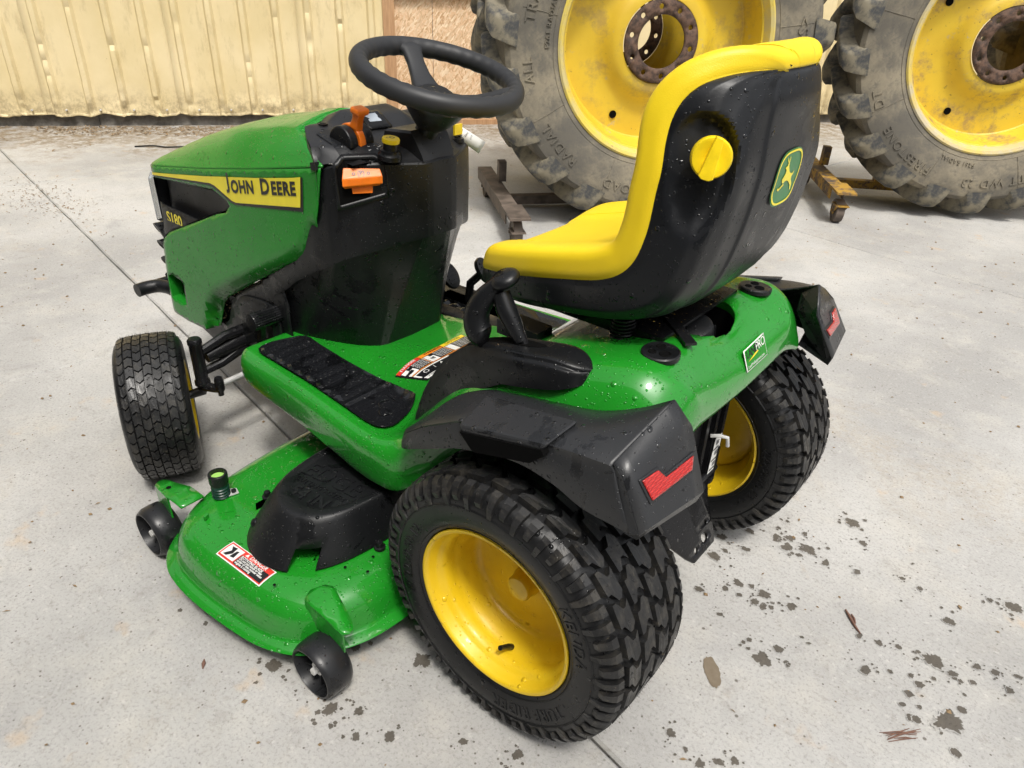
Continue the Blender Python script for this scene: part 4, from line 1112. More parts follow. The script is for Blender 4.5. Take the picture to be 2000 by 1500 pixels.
# sticker on the rear skirt
c00, c10, c01, c11 = (np.array(q) for q in ((-.194, .000, .650), (-.194, -.092, .653), (-.1755, -.006, .686), (-.1745, -.098, .692)))
nst = np.array([-.89, 0, .45])
def skirt(u, v, o=.0):
    return tuple((c00 * (1 - u) + c10 * u) * (1 - v) + (c01 * (1 - u) + c11 * u) * v + nst * (o + .0035))
def skf(o): return lambda u, v: skirt(u, v, o)
rr_ = lambda a, b, c, d: [(a, c), (b, c), (b, d), (a, d)]
solid(patch('dealer_sticker', rr_(0, 1, 0, 1), skf(.0), 'decal_white', body, (), .2), .0006, 0)
patch('sticker_face', rr_(.03, .97, .05, .95), skf(.0009), 'green', body, (), .2)
SW, SH = .092, .0415
def stx(b_, u, v, sz, m_, **kw): text_obj('sticker_text', b_, lambda x, y, h: skirt(u + x / SW, v + y / SH, .0016), m_, body, sz, **kw)
stx('LAND', .07, .70, .0205, 'decal_black', bold=.0003, spacing=.9); stx('PRO', .52, .72, .0225, 'decal_white', spacing=.9)
patch('sticker_swoosh', [(.10, .40), (.58, .58), (.62, .50), (.40, .44)], skf(.0014), 'decal_yellow', body, (), .2)
stx('LandProEquipment.com', .06, .18, .0075, 'decal_white')

# lift-lever quadrant: black cover along the left of the seat
qd = [(.378, .476), (.352, .535), (.300, .612), (.235, .668), (.165, .698), (.09, .714), (.02, .727), (-.035, .727)]
Q = crm(np.array(qd), 60)
Gq = []
for k in range(60):
    f = k / 59; x, z = Q[k]; zb = np.interp(-x, [-.39, -.345, -.29, -.22, -.12, 0, .04], [.42, .46, .545, .60, .665, .70, .715])
    e_ = max(0, (f - .80) / .20)
    wd = lerp(.015, .044, sst(f, .25, .75)) * math.sqrt(max(.04, 1 - e_ ** 2.2 * .95)); yc = .286
    tz = z - .012 * e_ ** 2.5
    Gq.append([(x, yc + wd + .008, zb - .020), (x, yc + wd + .003, (zb + tz) / 2), (x, yc + wd - .006, tz - .008), (x, yc + wd * .72 - .004, tz), (x, yc - wd * .72 + .004, tz), (x, yc - wd + .006, tz - .008), (x, yc - wd, (zb + tz) / 2), (x, yc - wd, zb - .02)])
Gq = np.array(Gq)
lq = surf('lever_cover', np.stack([crm(Gq[i], 30) for i in range(60)]), 'black', TR, ang=45)
for q in (0, -1): MB().add([tuple(p) for p in Gq[q]], [tuple(range(8))]).build('cover_end', 'black', lq)
sl2 = [(.26, .0), (.20, .012), (.10, .013), (.06, .0), (.10, -.013), (.20, -.012)]
zq = lambda x: float(np.interp(-x, -Q[:, 0], Q[:, 1]))
patch('lever_slot', [tuple(p) for p in arclen(sl2, 30, True)], lambda a, b: (a, .283 + b, zq(a) + .0015), 'dark', lq, (), .02)
lv = MB(); lv.tube([(.105, .283, .70), (.125, .283, .735), (.155, .281, .765)], .0075, 10); lv.build('lift_lever', 'black_metal', TR)
# hand grip: short rod end with a collar, a bulbous pistol grip hanging outward
gp = [(.147, .281, .752), (.176, .279, .776), (.196, .278, .795)]
gr = MB()
gr.tube([(.118, .285, .712), (.136, .285, .738), (.156, .284, .764), (.170, .282, .790)], [.0115, .0165, .0190, .016], 16)
gr.build('lever_body', 'black', TR, ang=60)
gr = MB()
cpth = crm(np.array([(.172, .280, .812), (.184, .287, .795), (.198, .296, .774), (.207, .302, .750), (.206, .305, .727), (.196, .305, .709), (.184, .303, .705)]), 24)
gr.tube([tuple(p) for p in cpth], [float(np.interp(k, [0, 3, 8, 14, 19, 22, 23], [.0145, .0165, .0210, .0245, .0255, .0225, .011])) for k in range(24)], 20)
gr.build('lever_grip', 'black', TR, ang=60)
mt = Matrix.Translation((.168, .276, .816)) @ Matrix.Rotation(R(-22), 4, 'X') @ Matrix.Rotation(R(14), 4, 'Y')
MB().lathe([(0, .011), (.018, .010), (.0255, .005), (.0285, -.002), (.0255, -.008), (.015, -.011), (0, -.011)], 32, 'z', mt).build('lever_button', 'black', TR, ang=50)
# warning labels on the tunnel
def tun(u, v, o=.002):
    """u along x (0 rear .. 1 front), v across (0 left .. 1 right)"""
    x = lerp(.398, .50, u) ; y = lerp(.225, .03, v)
    return (x, y, topz2(x, y) + o)
from bisect import bisect
def topz2(x, y):
    d = np.sum((full[:, :, :2] - (x, y)) ** 2, 2); idx = np.argsort(d, axis=None)[:4]; k = np.unravel_index(idx, d.shape); w = 1 / (d[k] + 1e-7)
    return float(np.sum(full[k][:, 2] * w) / np.sum(w))
def tf(o): return lambda a, b: (a, b, topz2(a, b) + o)
LW = lambda a, b: ((np.array((.567, .191)) * (1 - b) + np.array((.574, -.050)) * b) * a + (np.array((.462, .186)) * (1 - b) + np.array((.455, -.045)) * b) * (1 - a))
def lwf(o):
    def f(a, b): p = LW(a, b); return (float(p[0]), float(p[1]), topz2(*p) + o)
    return f
lb = patch('warning_label', rr_(0, 1, 0, 1), lwf(.0036), 'decal_black', body, (), .07)
def lrect(name, a0, a1, b0, b1, mat, o): return patch(name, rr_(a0, a1, b0, b1), lwf(o), mat, body, (), .07)
lrect('label_band', .86, .99, .01, .30, 'decal_red', .0044); lrect('label_band', .86, .99, .32, .63, 'decal_orange', .0044); lrect('label_band', .86, .99, .65, .99, 'decal_yellow', .0044)
lrect('label_icon', .52, .84, .02, .13, 'decal_white', .0044); lrect('label_icon', .52, .84, .33, .44, 'decal_white', .0044); lrect('label_icon', .52, .84, .66, .74, 'decal_white', .0044)
lrect('label_icon', .04, .16, .03, .60, 'decal_white', .0044); lrect('label_icon', .22, .47, .02, .04, 'decal_white', .0044); lrect('label_icon', .43, .47, .04, .52, 'decal_white', .0044); lrect('label_icon', .08, .46, .62, .66, 'decal_white', .0044)
lrect('label_divider', .485, .505, .02, .98, 'decal_orange', .0048); lrect('label_divider', .51, .99, .305, .315, 'decal_orange', .0048); lrect('label_divider', .51, .99, .635, .645, 'decal_orange', .0048)
for a_, b_ in ((.6, .05), (.72, .08), (.6, .36), (.75, .39)): lrect('label_picture', a_, a_ + .1, b_, b_ + .05, 'decal_black', .0052)
def ltext(body_, a, b, size, mat='decal_white'):
    text_obj('label_text', body_, lambda u, v, h: lwf(.0056)(a + v / .108, b + u / .236), mat, body, size)
ltext('DANGER', .925, .05, .012); ltext('WARNING', .925, .38, .012, 'decal_black'); ltext('CAUTION', .925, .70, .012, 'decal_black')
for k in range(5):
    ltext('Keep hands and feet', .805 - k * .062, .145, .0072); ltext('Read operator manual', .805 - k * .062, .455, .0072); ltext('Stop engine and set', .805 - k * .062, .755, .0066)
ltext('O   /   4', .31, .10, .020); ltext('R  N  F', .30, .72, .018); ltext('START  RUN  STOP', .10, .06, .009, 'decal_black')

# ------------------------------------------------------------------ mower deck
DO = [(.925, 0), (.925, .25), (.912, .44), (.885, .57), (.835, .672), (.765, .728), (.66, .745), (.52, .738), (.405, .718), (.325, .672), (.272, .590), (.252, .49), (.250, .30), (.25, 0), (.25, -.30), (.252, -.49), (.272, -.59), (.325, -.672), (.42, -.718), (.52, -.738), (.66, -.745), (.765, -.728), (.835, -.672), (.885, -.57), (.912, -.44), (.925, -.25)]
O = arclen(DO, 260, True)
tg = np.roll(O, -1, 0) - np.roll(O, 1, 0); tg /= np.linalg.norm(tg, axis=1)[:, None]
nr = np.stack([tg[:, 1], -tg[:, 0]], 1)
if np.sum(nr * (O - O.mean(0))) < 0: nr = -nr
pr = [(.010, .078), (.0, .072), (-.003, .075), (.0, .079), (.018, .0815), (.0225, .084), (.025, .091), (.0275, .106), (.031, .124), (.036, .139), (.044, .151), (.056, .161), (.072, .1685), (.092, .1735), (.12, .1762), (.16, .1775), (.21, .178)]
rings = []
for d, z in pr:
    rings.append(np.column_stack([O - nr * d, np.full(len(O), z)]))
Gd = np.stack(rings, 0)
deck = surf('mower_deck', Gd, 'green', TR, cv=True, ang=50)
mb = MB(); k = len(O); mb.add([tuple(p) for p in rings[-1]], [tuple(range(k))]); mb.build('deck_top', 'green', deck, fix=False)
# skirt below the lip, open underneath
Gs = np.stack([np.column_stack([O - nr * .010, np.full(len(O), z)]) for z in (.078, .060)], 0)
surf('deck_skirt', Gs, 'green', deck, cv=True)
# pulley cover
cb = [(.66, .20), (.672, .34), (.664, .46), (.640, .555), (.585, .615), (.510, .632), (.440, .605), (.398, .545), (.378, .46), (.372, .34), (.372, .20)]
ctp = [(.622, .20), (.628, .33), (.622, .43), (.602, .502), (.562, .546), (.510, .560), (.460, .543), (.424, .498), (.408, .43), (.400, .33), (.400, .20)]
Bc = arclen(cb, 90); Tc = arclen(ctp, 90)
rows = []
for f, z in ((-.07, .1795), (-.045, .181), (-.03, .184), (0, .188), (.12, .200), (.35, .222), (.6, .246), (.8, .264), (.92, .2725), (1, .2755), (1.06, .2762)):
    rows.append(np.column_stack([Bc * (1 - f) + Tc * f, np.full(90, z)]))
# recessed badge field inside the raised rim
cen = np.array([.515, .33])
for f, z in ((.90, .2762), (.87, .2748), (.85, .2715), (.5, .2715), (.0, .2715)):
    rows.append(np.column_stack([cen + (Tc - cen) * f, np.full(90, z)]))
Gc = np.stack(rows, 0)
# two moulded dimples and the cut-out mouth at the front corner
jn = [j for j in range(90) if .414 < Bc[j][0] < .454 and Bc[j][1] > .50]
notch = lambda i, j: i < 5 and jn[0] <= j <= jn[-1]
pc = surf('pulley_cover', Gc, 'black', TR, ang=42, skip=notch)
solid(pc, .003, -1)
for jj, ii in ((34, 5), (76, 5), (36, 5)):
    pass
for (x, y) in ((.600, .588), (.398, .500)):
    v = Vector((x - .51, y - .42, 0)).normalized()
    m_ = Matrix.Translation((x - v.x * .002, y - v.y * .002, .205))
    MB().lathe([(0, .012), (.007, .0105), (.0115, .006), (.013, 0)], 18, 'z', m_ @ Vector((0, 0, 1)).rotation_difference(Vector((v.x * .75, v.y * .75, .66))).to_matrix().to_4x4()).build('screw_boss', 'black', pc)
for (x, y) in ((.688, .50), (.362, .44)):
    MB().lathe([(0, .196), (.007, .195), (.0085, .190), (.0085, .184), (.013, .183), (.013, .178)], 12, 'z', Matrix.Translation((x, y, 0))).build('cover_bolt', 'black_metal', pc)
def ct(cx, cy, ang, z):
    c, s = math.cos(ang), math.sin(ang)
    return lambda u, v, h: (cx + u * c - v * s, cy + u * s + v * c, z + h)
# letters face the camera side: they read from the tractor's left, tops towards the middle
def emb(body_, x, y, size, ang=-PI + .12, **kw):
    # u runs towards -x (rear), v towards the middle (-y)
    return text_obj('raised_lettering', body_, ct(x, y, ang, .2722), 'black', pc, size, align='CENTER', extrude=.0045, **kw)
emb('EDGE', .522, .428, .066, bold=.0012); emb('CUTTING SYSTEM', .518, .468, .018); emb('54 IN', .512, .503, .046, bold=.001)
# wash port
wpx, wpy = .775, .567
MB().lathe([(0, .179), (.020, .179), (.021, .1805), (.019, .183), (.019, .214), (.0185, .216)], 28, 'z', Matrix.Translation((wpx, wpy, 0))).build('wash_port', 'hose_green', TR)
for z in (.188, .196, .204): MB().lathe([(.019, z - .0018), (.0208, z), (.019, z + .0018)], 28, 'z', Matrix.Translation((wpx, wpy, 0))).build('port_ring', 'hose_green', TR)
MB().lathe([(.0185, .214), (.0215, .216), (.022, .220), (.022, .241), (.0205, .243), (.0165, .243), (.0160, .232), (0, .232)], 32, 'z', Matrix.Translation((wpx, wpy, 0))).build('port_collar', 'black', TR)
MB().lathe([(0, .2335), (.0155, .2335)], 24, 'z', Matrix.Translation((wpx, wpy, 0))).build('port_plug', 'bud', TR)
MB().prism([(wpx - .005, wpy + .01), (wpx - .018, wpy - .004), (wpx - .026, wpy - .03), (wpx - .006, wpy - .036), (wpx + .008, wpy - .02)], .179, .181, 'xy').build('port_tab', 'steel', TR, smooth=False)
MB().lathe([(0, .188), (.006, .187), (.006, .181)], 8, 'z', Matrix.Translation((wpx - .014, wpy - .024, 0))).build('port_screw', 'black_metal', TR)
# danger label
def dk(u, v, o=.0012):
    """u 0..1 along the label (front to rear), v 0..1 across (outer to inner)"""
    a = np.array([.620, .679]); b = np.array([.472, .672]); q = np.array([-.004, -.042])
    p = a + (b - a) * u + q * v
    d = np.min(np.linalg.norm(O - p, axis=1))
    z = float(np.interp(d, [x for x, _ in pr[9:]], [z_ for _, z_ in pr[9:]]))
    return (p[0], p[1], z + o)
def dkf(o): return lambda u, v: dk(u, v, o)
patch('danger_label', [(0, 0), (1, 0), (1, 1), (0, 1)], dkf(.0016), 'decal_white', deck, (), .08)
patch('label_field', [(.02, .05), (.98, .05), (.98, .95), (.02, .95)], dkf(.0024), 'decal_red', deck, (), .08)
patch('label_picture', [(.05, .14), (.34, .14), (.34, .86), (.05, .86)], dkf(.0032), 'decal_white', deck, (), .08)
patch('label_panel', [(.36, .10), (.97, .10), (.97, .66), (.36, .66)], dkf(.0032), 'decal_black', deck, (), .08)
for pl_ in ([(.09, .2), (.16, .55), (.10, .75), (.2, .8), (.22, .45), (.16, .2)], [(.22, .25), (.30, .3), (.28, .7), (.24, .65)]):
    patch('pictogram', pl_, dkf(.004), 'decal_black', deck, (), .08)
def dtext(b_, u, v, sz, mat='decal_white'):
    # reads from the rear-left: letters run towards the rear, tops towards the middle
    text_obj('label_text', b_, lambda x, y, h: dk(u + x / .158, v + y / .0466, .004), mat, deck, sz, bold=.0002)
dtext('DANGER', .50, .80, .0145); patch('label_triangle', [(.40, .72), (.47, .72), (.435, .90)], dkf(.004), 'decal_white', deck, (), .08)
for k, b_ in enumerate(('ROTATING BLADE', 'Do not put hands or feet', 'under or into mower when', 'engine is running')):
    dtext(b_, .38, .575 - k * .125, .0078 if k else .0090)
# brackets and gauge wheels
def bracket_obj(P, zt, fl, name='wheel_bracket'):
    b = patch(name, P, lambda a, b_: (a, b_, zt(a, b_)), 'green', deck, (), .02); solid(b, .004, 0)
    m = MB()
    for (p, q, dz) in fl:
        a = Vector((*p, zt(*p))); c = Vector((*q, zt(*q)))
        m.add([a, c, c - Vector((0, 0, dz)), a - Vector((0, 0, dz))], [(0, 1, 2, 3)])
    o = m.build('bracket_flange', 'green', deck, smooth=False); solid(o, .004, 0)
    return b
bracket_obj([(.374, .616), (.362, .588), (.346, .580), (.262, .603), (.246, .613), (.243, .625), (.252, .634), (.34, .641), (.364, .638)], lambda a, b: .179 - .02 * sst(a, .34, .25) - .004 * sst(b, .60, .64), [((.364, .638), (.252, .634), .05), ((.374, .616), (.364, .638), .02)])
bracket_obj([(.80, .598), (.86, .598), (.93, .614), (.944, .622), (.947, .634), (.940, .645), (.92, .650), (.86, .655), (.80, .655)], lambda a, b: .178 - .012 * sst(a, .83, .93), [((.86, .655), (.940, .645), .06)])
MB().lathe([(0, .1725), (.006, .1725)], 14, 'z', Matrix.Translation((.90, .632, 0))).build('bracket_hole', 'dark', deck)
for (x, y, z) in ((.292, .662, .0635), (.905, .672, .066), (.292, -.662, .0635), (.905, -.672, .066)):
    s = 1 if y > 0 else -1
    g = part_empty('gauge_wheel', TR, (x, y, z))
    fl = Matrix.Scale(s, 4, (0, 1, 0))
    rr = z - .0005
    MB().lathe([(.050, -.030), (.052, -.033), (.056, -.030), (rr - .001, -.020), (rr, 0), (rr - .001, .018), (.060, .026), (.0565, .0315), (.0535, .032), (.052, .028), (.050, -.006), (.042, -.010), (.026, -.010), (.022, .0), (.020, .003), (.018, .012), (.010, .013), (0, .013)], 56, mtx=fl).build('tyre', 'gauge', g, ang=45)
    for k in range(5):
        a = 2 * PI * k / 5 + .4
        MB().prism([(.016, .001), (.045, .001), (.045, .013), (.018, .011)], -.0015, .0015, 'xy').build('rib', 'gauge', g, smooth=False).matrix_local = fl @ Matrix.Rotation(a, 4, 'Y')
    MB().lathe([(0, .0155), (.0145, .0155), (.0150, .0130)], 24, mtx=fl).build('washer', 'steel', g)
    MB().lathe([(0, .0265), (.0078, .0262), (.0088, .0245), (.0088, .0158)], 6, mtx=fl).build('bolt_head', 'steel', g, smooth=False)
    MB().tube([(0, -.03 * s, 0), (0, -.045 * s, 0)], .008, 12).build('axle', 'black_metal', g)
for (x, y) in ((.327, .505), (.372, .528), (.352, .468), (.44, .655)):
    MB().lathe([(0, .1787), (.0035, .1787)], 10, 'z', Matrix.Translation((x, y, 0))).build('deck_hole', 'dark', deck)
MB().prism([(.735, .628), (.728, .628), (.722, .640), (.729, .641)], .168, .186, 'xy').build('deck_stud', 'green', deck, smooth=False)

# ------------------------------------------------------------------ steering tower and dash
# outline of half the tower seen from above, rear middle -> forward along the side
UP = np.array([(.588, 0), (.588, .030), (.590, .048), (.612, .092), (.642, .142), (.676, .186), (.702, .208), (.728, .220), (.78, .226), (.87, .224), (.97, .220), (1.05, .216)])
NP = 72
Uo = np.stack([np.interp(np.linspace(0, 1, NP), np.linspace(0, 1, len(UP)), UP[:, k]) for k in (0, 1)], 1)
tpar = np.linspace(0, 1, NP)
ki = np.linspace(0, 1, len(UP))
skz = np.interp(tpar, ki, [.735, .735, .735, .728, .716, .703, .692, .676, .648, .598, .525, .470])     # lower edge of the skirt
# lip = upper edge of the vertical wall (hood line in front)
lpz = np.interp(tpar, ki, [.905, .905, .903, .905, .908, .908, .905, .895, .86, .80, .72, .66])
def ring_at(z, inset, cut=None):
    c = Uo.copy(); tgn = np.gradient(c, axis=0); tgn /= np.linalg.norm(tgn, axis=1)[:, None]
    nn = np.stack([tgn[:, 1], -tgn[:, 0]], 1); nn[nn[:, 1] < -.2] *= -1
    nin = np.stack([-tgn[:, 1], tgn[:, 0]], 1)
    sgn = np.where(np.sum(nin * (np.array([.9, 0]) - c), 1) > 0, 1, -1)[:, None]
    d = c + nin * sgn * np.asarray(inset).reshape(-1, 1) if np.ndim(inset) else c + nin * sgn * inset
    return np.column_stack([d, z])
rows = []
# lower tower: from the foot deck up to the skirt, leaning back
base = np.array([(.700, 0), (.700, .06), (.702, .095), (.712, .112), (.735, .126), (.765, .140), (.80, .152), (.84, .165), (.88, .178), (.92, .190), (.97, .200), (1.03, .205)])
Bo = np.stack([np.interp(tpar, ki, base[:, k]) for k in (0, 1)], 1)
top_low = ring_at(skz + .006, np.full(NP, .011))
for f in (0, .15, .35, .55, .75, .9, 1.0):
    q = np.column_stack([Bo, np.full(NP, .415)]) * (1 - f) + top_low * f
    bulge = math.sin(PI * f) * .012
    q[:, 0] += bulge * .3; rows.append(q)
rows.append(ring_at(skz + .001, np.full(NP, .004)))
rows.append(ring_at(skz - .004, np.full(NP, .0005)))
rows.append(ring_at(skz + .004, np.full(NP, -.001)))
for f in (.15, .4, .65, .88): rows.append(ring_at(skz * (1 - f) + lpz * f, np.full(NP, -.002 * math.sin(PI * f))))
rows.append(ring_at(lpz - .004, np.full(NP, .0005)))
rows.append(ring_at(lpz, np.full(NP, .004)))
Gt = np.stack(rows, 0)
full_t = np.concatenate([Gt[:, :0:-1] * np.array([1, -1, 1]), Gt], 1)
tower = surf('steering_tower', full_t, 'black', TR, ang=24)
# dash top: from the lip up to the front
F1 = ring_at(lpz, np.full(NP, .004))
dz = lambda x, y: .912 + (x - .60) * .26 - .05 * max(0, abs(y) - .10) ** 1.0 - 1.2 * max(0, abs(y) - .17) ** 2
def dash_pt(a, b):
    return (a, b, dz(a, b))
lipL = [(p[0], p[1]) for p in F1[:46]]
ol = [(p[0], p[1]) for p in F1[:44] if p[0] < .735]
# walk round the plan: left side forward, across the front, back on the right
left = [q for q in ol]
x_f = .885
plan = left + [(.742, .232), (.80, .205), (.845, .175), (x_f, .12), (x_f + .012, .05), (x_f + .012, -.05), (x_f, -.12), (.845, -.175), (.80, -.205), (.742, -.232)] + [(a, -b) for a, b in reversed(left) if b > .001]
def dash_f(a, b):
    # blend to the lip height at the border
    d = min(math.hypot(a - p[0], b - p[1]) for p in plan_s)
    z = dz(a, b)
    return (a, b, z)
plan_s = plan[::2]
zl = lambda a, b: float(np.interp(abs(b), [0, .048, .10, .15, .19, .236], [.905, .903, .906, .908, .907, .90]))
def dash_g(a, b):
    back = float(np.interp(abs(b), UP[:8, 1], UP[:8, 0])) + .004
    t_ = sst(a, back, back + .05)
    z0 = zl(a, b)
    top = .922 + (a - .62) * .175 - .22 * max(0, abs(b) - .16) - .55 * max(0, a - .845)
    if a > .742: top -= .0
    z = z0 * (1 - t_) + max(z0, top) * t_
    # binnacle hump in the middle
    z += .022 * sst(.115 - abs(b), 0, .05) * sst(a, .72, .80)
    return (a, b, z)
dash = patch('dash_panel', plan, dash_g, 'black_dry', TR, (), .010, 0, 24)
ded = MB()
fr_ = [(p[0], p[1]) for p in plan if p[0] >= .742]
V = [dash_g(*p) for p in fr_]; W_ = [(v[0] - .0, v[1], v[2] - .09) for v in V]
ded.add(V + W_, [(i, i + 1, len(V) + i + 1, len(V) + i) for i in range(len(V) - 1)]); ded.build('dash_front', 'black_dry', dash, smooth=False)
def dzz(a, b, o=0): x, y, z = dash_g(a, b); return (x, y, z + o)
def don(o): return lambda a, b: dzz(a, b, o)
# steering column shroud
cs = []
for x, w, l, z in ((.5895, .047, .13, .882), (.600, .049, .115, .915), (.618, .053, .085, .948), (.628, .054, .07, .960), (.634, .049, .058, .965)):
    cs.append([(x, -w, z), (x, w, z), (x + l, w + .014, z - .002), (x + l, -w - .014, z - .002)])
shr = surf('column_shroud', np.array(cs), 'black_dry', dash, cv=True, ang=20)
MB().add(cs[-1], [(0, 1, 2, 3)]).build('shroud_top', 'black_dry', dash)
# throttle quadrant
th = MB(); thm = Matrix.Translation((.733, .135, .938)) @ Matrix.Rotation(R(-12), 4, 'Y')
patch('throttle_plate', [(.80, .180), (.66, .196), (.645, .105), (.79, .085)], don(.0022), 'black', dash, (), .02)
def half_disc(r_, y0, y1):
    pts = [(r_ * math.cos(a), r_ * math.sin(a)) for a in np.linspace(0, PI, 24)]
    return pts
for (y0, y1, r_, m_) in ((.010, .034, .0375, 'black'), (-.034, -.010, .0375, 'black'), (-.0085, .0085, .040, 'orange')):
    o = MB(); o.prism(half_disc(r_, 0, 0), y0, y1, 'xz', thm); bevel(o.build('throttle_lever' if m_ == 'orange' else 'throttle_dome', m_, dash, ang=40), .007 if m_ == 'black' else .002, 4)
o = MB(); o.prism([(-.024, .030), (.004, .034), (-.006, .055), (-.004, .076), (-.014, .080), (-.032, .077), (-.024, .055)], -.010, .010, 'xz', thm); bevel(o.build('throttle_handle', 'orange', dash, ang=40), .004, 3)
o = MB(); o.box((-.019, 0, .075), (.030, .034, .015), thm); bevel(o.build('throttle_tip', 'orange', dash), .006, 3)
# blade engagement knob
pk = Matrix.Translation((.630, .117, .922)) @ Matrix.Rotation(R(-9), 4, 'Y')
MB().lathe([(.0265, -.006), (.026, .004), (.0225, .008), (.0215, .013), (.016, .015), (.0155, .030)], 32, 'z', pk).build('knob_base', 'black', dash)
MB().lathe([(.0155, .029), (.0190, .030), (.0195, .036), (.018, .039), (0, .039)], 32, 'z', pk).build('blade_knob', 'yellow_knob', dash)
text_obj('knob_mark', '*O', lambda u, v, h: tuple(pk @ Vector((v, -u, .0396))), 'decal_black', dash, .016, align='CENTER', bold=.0004)
# little dash prints
def dpoly(poly, m_='grey_decal', o=.0016): patch('dash_print', poly, don(o), m_, dash, (), .02)
def dframe(x0, x1, y0, y1, w=.0012, m_='decal_white'):
    for q in ([(x0, y0), (x1, y0), (x1, y0 + w), (x0, y0 + w)], [(x0, y1 - w), (x1, y1 - w), (x1, y1), (x0, y1)], [(x0, y0), (x0 + w, y0), (x0 + w, y1), (x0, y1)], [(x1 - w, y0), (x1, y0), (x1, y1), (x1 - w, y1)]): dpoly(q, m_)
dframe(.652, .672, .115, .150); dframe(.676, .696, .100, .135)
text_obj('dash_print', 'oo I', lambda u, v, h: dzz(.662 + v, .146 - u, .0018), 'decal_white', dash, .010)
text_obj('dash_print', 'oo II', lambda u, v, h: dzz(.686 + v, .131 - u, .0018), 'decal_white', dash, .010)
# display
dsp = patch('display_bezel', [(.80, .065), (.745, .07), (.742, .005), (.798, .0)], don(.004), 'black', dash, (), .01); solid(dsp, .005, 0)
patch('display', [(.786, .052), (.762, .054), (.760, .020), (.785, .018)], don(.0072), 'lcd', dash, (), .02)
text_obj('dash_print', 'HOURS', lambda u, v, h: dzz(.80 + v * .7, .06 - u, .0074), 'decal_white', dash, .008)
MB().lathe([(.006, 0), (.011, 0), (.011, .003), (.0075, .003), (.006, -.002), (0, -.002)], 20, 'z', Matrix.Translation(dzz(.83, .135, .0005))).build('dash_grommet', 'black', dash)
# ignition on the right
ig = Matrix.Translation(dzz(.655, -.125, 0))
MB().lathe([(.016, 0), (.015, .008), (.008, .009), (.008, .012)], 20, 'z', ig).build('ignition', 'black', dash)
MB().box((0, 0, .028), (.006, .026, .024), ig).build('ignition_key', 'yellow_knob', dash, smooth=False)
td_ = Vector((-.030, -.078, -.055)).normalized(); tw_ = Vector((-.5, .75, .35)).cross(td_).normalized(); tn_ = td_.cross(tw_)
tgm = Matrix.Translation((.662, -.128, .938)) @ Matrix((td_, tw_, tn_)).transposed().to_4x4(); tg_ = MB()
tg_.add([(0, -.014, 0), (.07, -.016, .002), (.085, -.016, -.002), (.085, .016, -.001), (.07, .016, .003), (0, .014, 0), (-.008, 0, 0)], [(0, 1, 4, 5), (1, 2, 3, 4), (0, 5, 6)], tgm)
pt = tg_.build('paper_tag', 'decal_white', None); pt.data.transform(Matrix.Translation((-.662, .128, -.938))); pt.location = (.662, -.128, .938)
solid(pt, .0006, 0); tag(pt, 'white paper hang tag dangling from the ignition key', 'tag')
for k in range(4):
    tx = text_obj('tag_writing', ('ready 6/3', 'key', 'gas', 'new')[k], lambda u, v, h: tuple(tgm @ Vector((.012 + k * .016 + v, .011 - u, .0022)) - Vector((.662, -.128, .938))), 'grey_decal', pt, .009)
# park-brake switch let into the left face
def face(u, v, o=0):
    """u = position along the plan outline (0 rear .. 1 front of the diagonal face), v = height"""
    u = u + .11; v = v + .018
    p = Vector((lerp(.614, .690, u), lerp(.096, .216, u), v)); n = Vector((-.845, .535, 0)).normalized(); return tuple(p + n * (o - .75 * max(0, v - .900)))
def ff(o): return lambda a, b: face(a, b, o)
wall_n = Vector((-.845, .535, 0)).normalized()
fo = [(.14, .892), (.28, .907), (.80, .907), (.94, .890), (.93, .790), (.12, .815)]
solid(patch('switch_frame', fo, ff(.0015), 'black', tower, [[(.18, .884), (.31, .897), (.77, .897), (.895, .881), (.885, .802), (.165, .826)]], .03), .004, 0)
patch('switch_pocket_shade', [(.18, .884), (.31, .897), (.77, .897), (.895, .881), (.885, .802), (.165, .826)], ff(.0008), 'dark', tower, (), .03)  # flat dark sheet; the pocket's inner shade is put into its colour
sw = MB()
P0 = [face(.24, .880, .003), face(.80, .884, .003), face(.84, .862, .016), face(.22, .866, .016)]
P1 = [face(.84, .846, .016), face(.22, .850, .016), face(.80, .838, .003), face(.26, .842, .003)]
sw.add(P0 + P1, [(0, 1, 2, 3), (3, 2, 4, 5), (5, 4, 6, 7), (0, 3, 5, 7), (1, 6, 4, 2), (0, 7, 6, 1)])
bevel(sw.build('brake_switch', 'orange', tower, smooth=False), .002, 2)
text_obj('switch_mark', 'o (P) o', lambda u, v, h: tuple(Vector(face(.68 - u / .142, .873 + v * .8, .0100 - v * .6))), 'decal_black', tower, .014, bold=.0003)
so_ = MB(); so_.add([face(.36, .848, .003), face(.70, .848, .003), face(.68, .828, .006), face(.38, .828, .006)], [(0, 1, 2, 3)]); so_.build('switch_lower', 'orange', tower, smooth=False)
# small pad on the lower tower and side details
def lowface(u, f, o):
    i = int(u * (NP - 1)); p = np.array(rows[0][i]) * (1 - f) + np.array(top_low[i]) * f
    return Vector(p)
pd = MB(); pc_ = Vector((.655, .060, .672)); pm = Matrix.Translation(pc_) @ Matrix.Rotation(R(20), 4, 'Z') @ Matrix.Rotation(R(-10), 4, 'Y')
pd.box((0, 0, 0), (.012, .034, .042), pm); bevel(pd.build('tower_pad', 'black', tower, smooth=False), .004, 2)

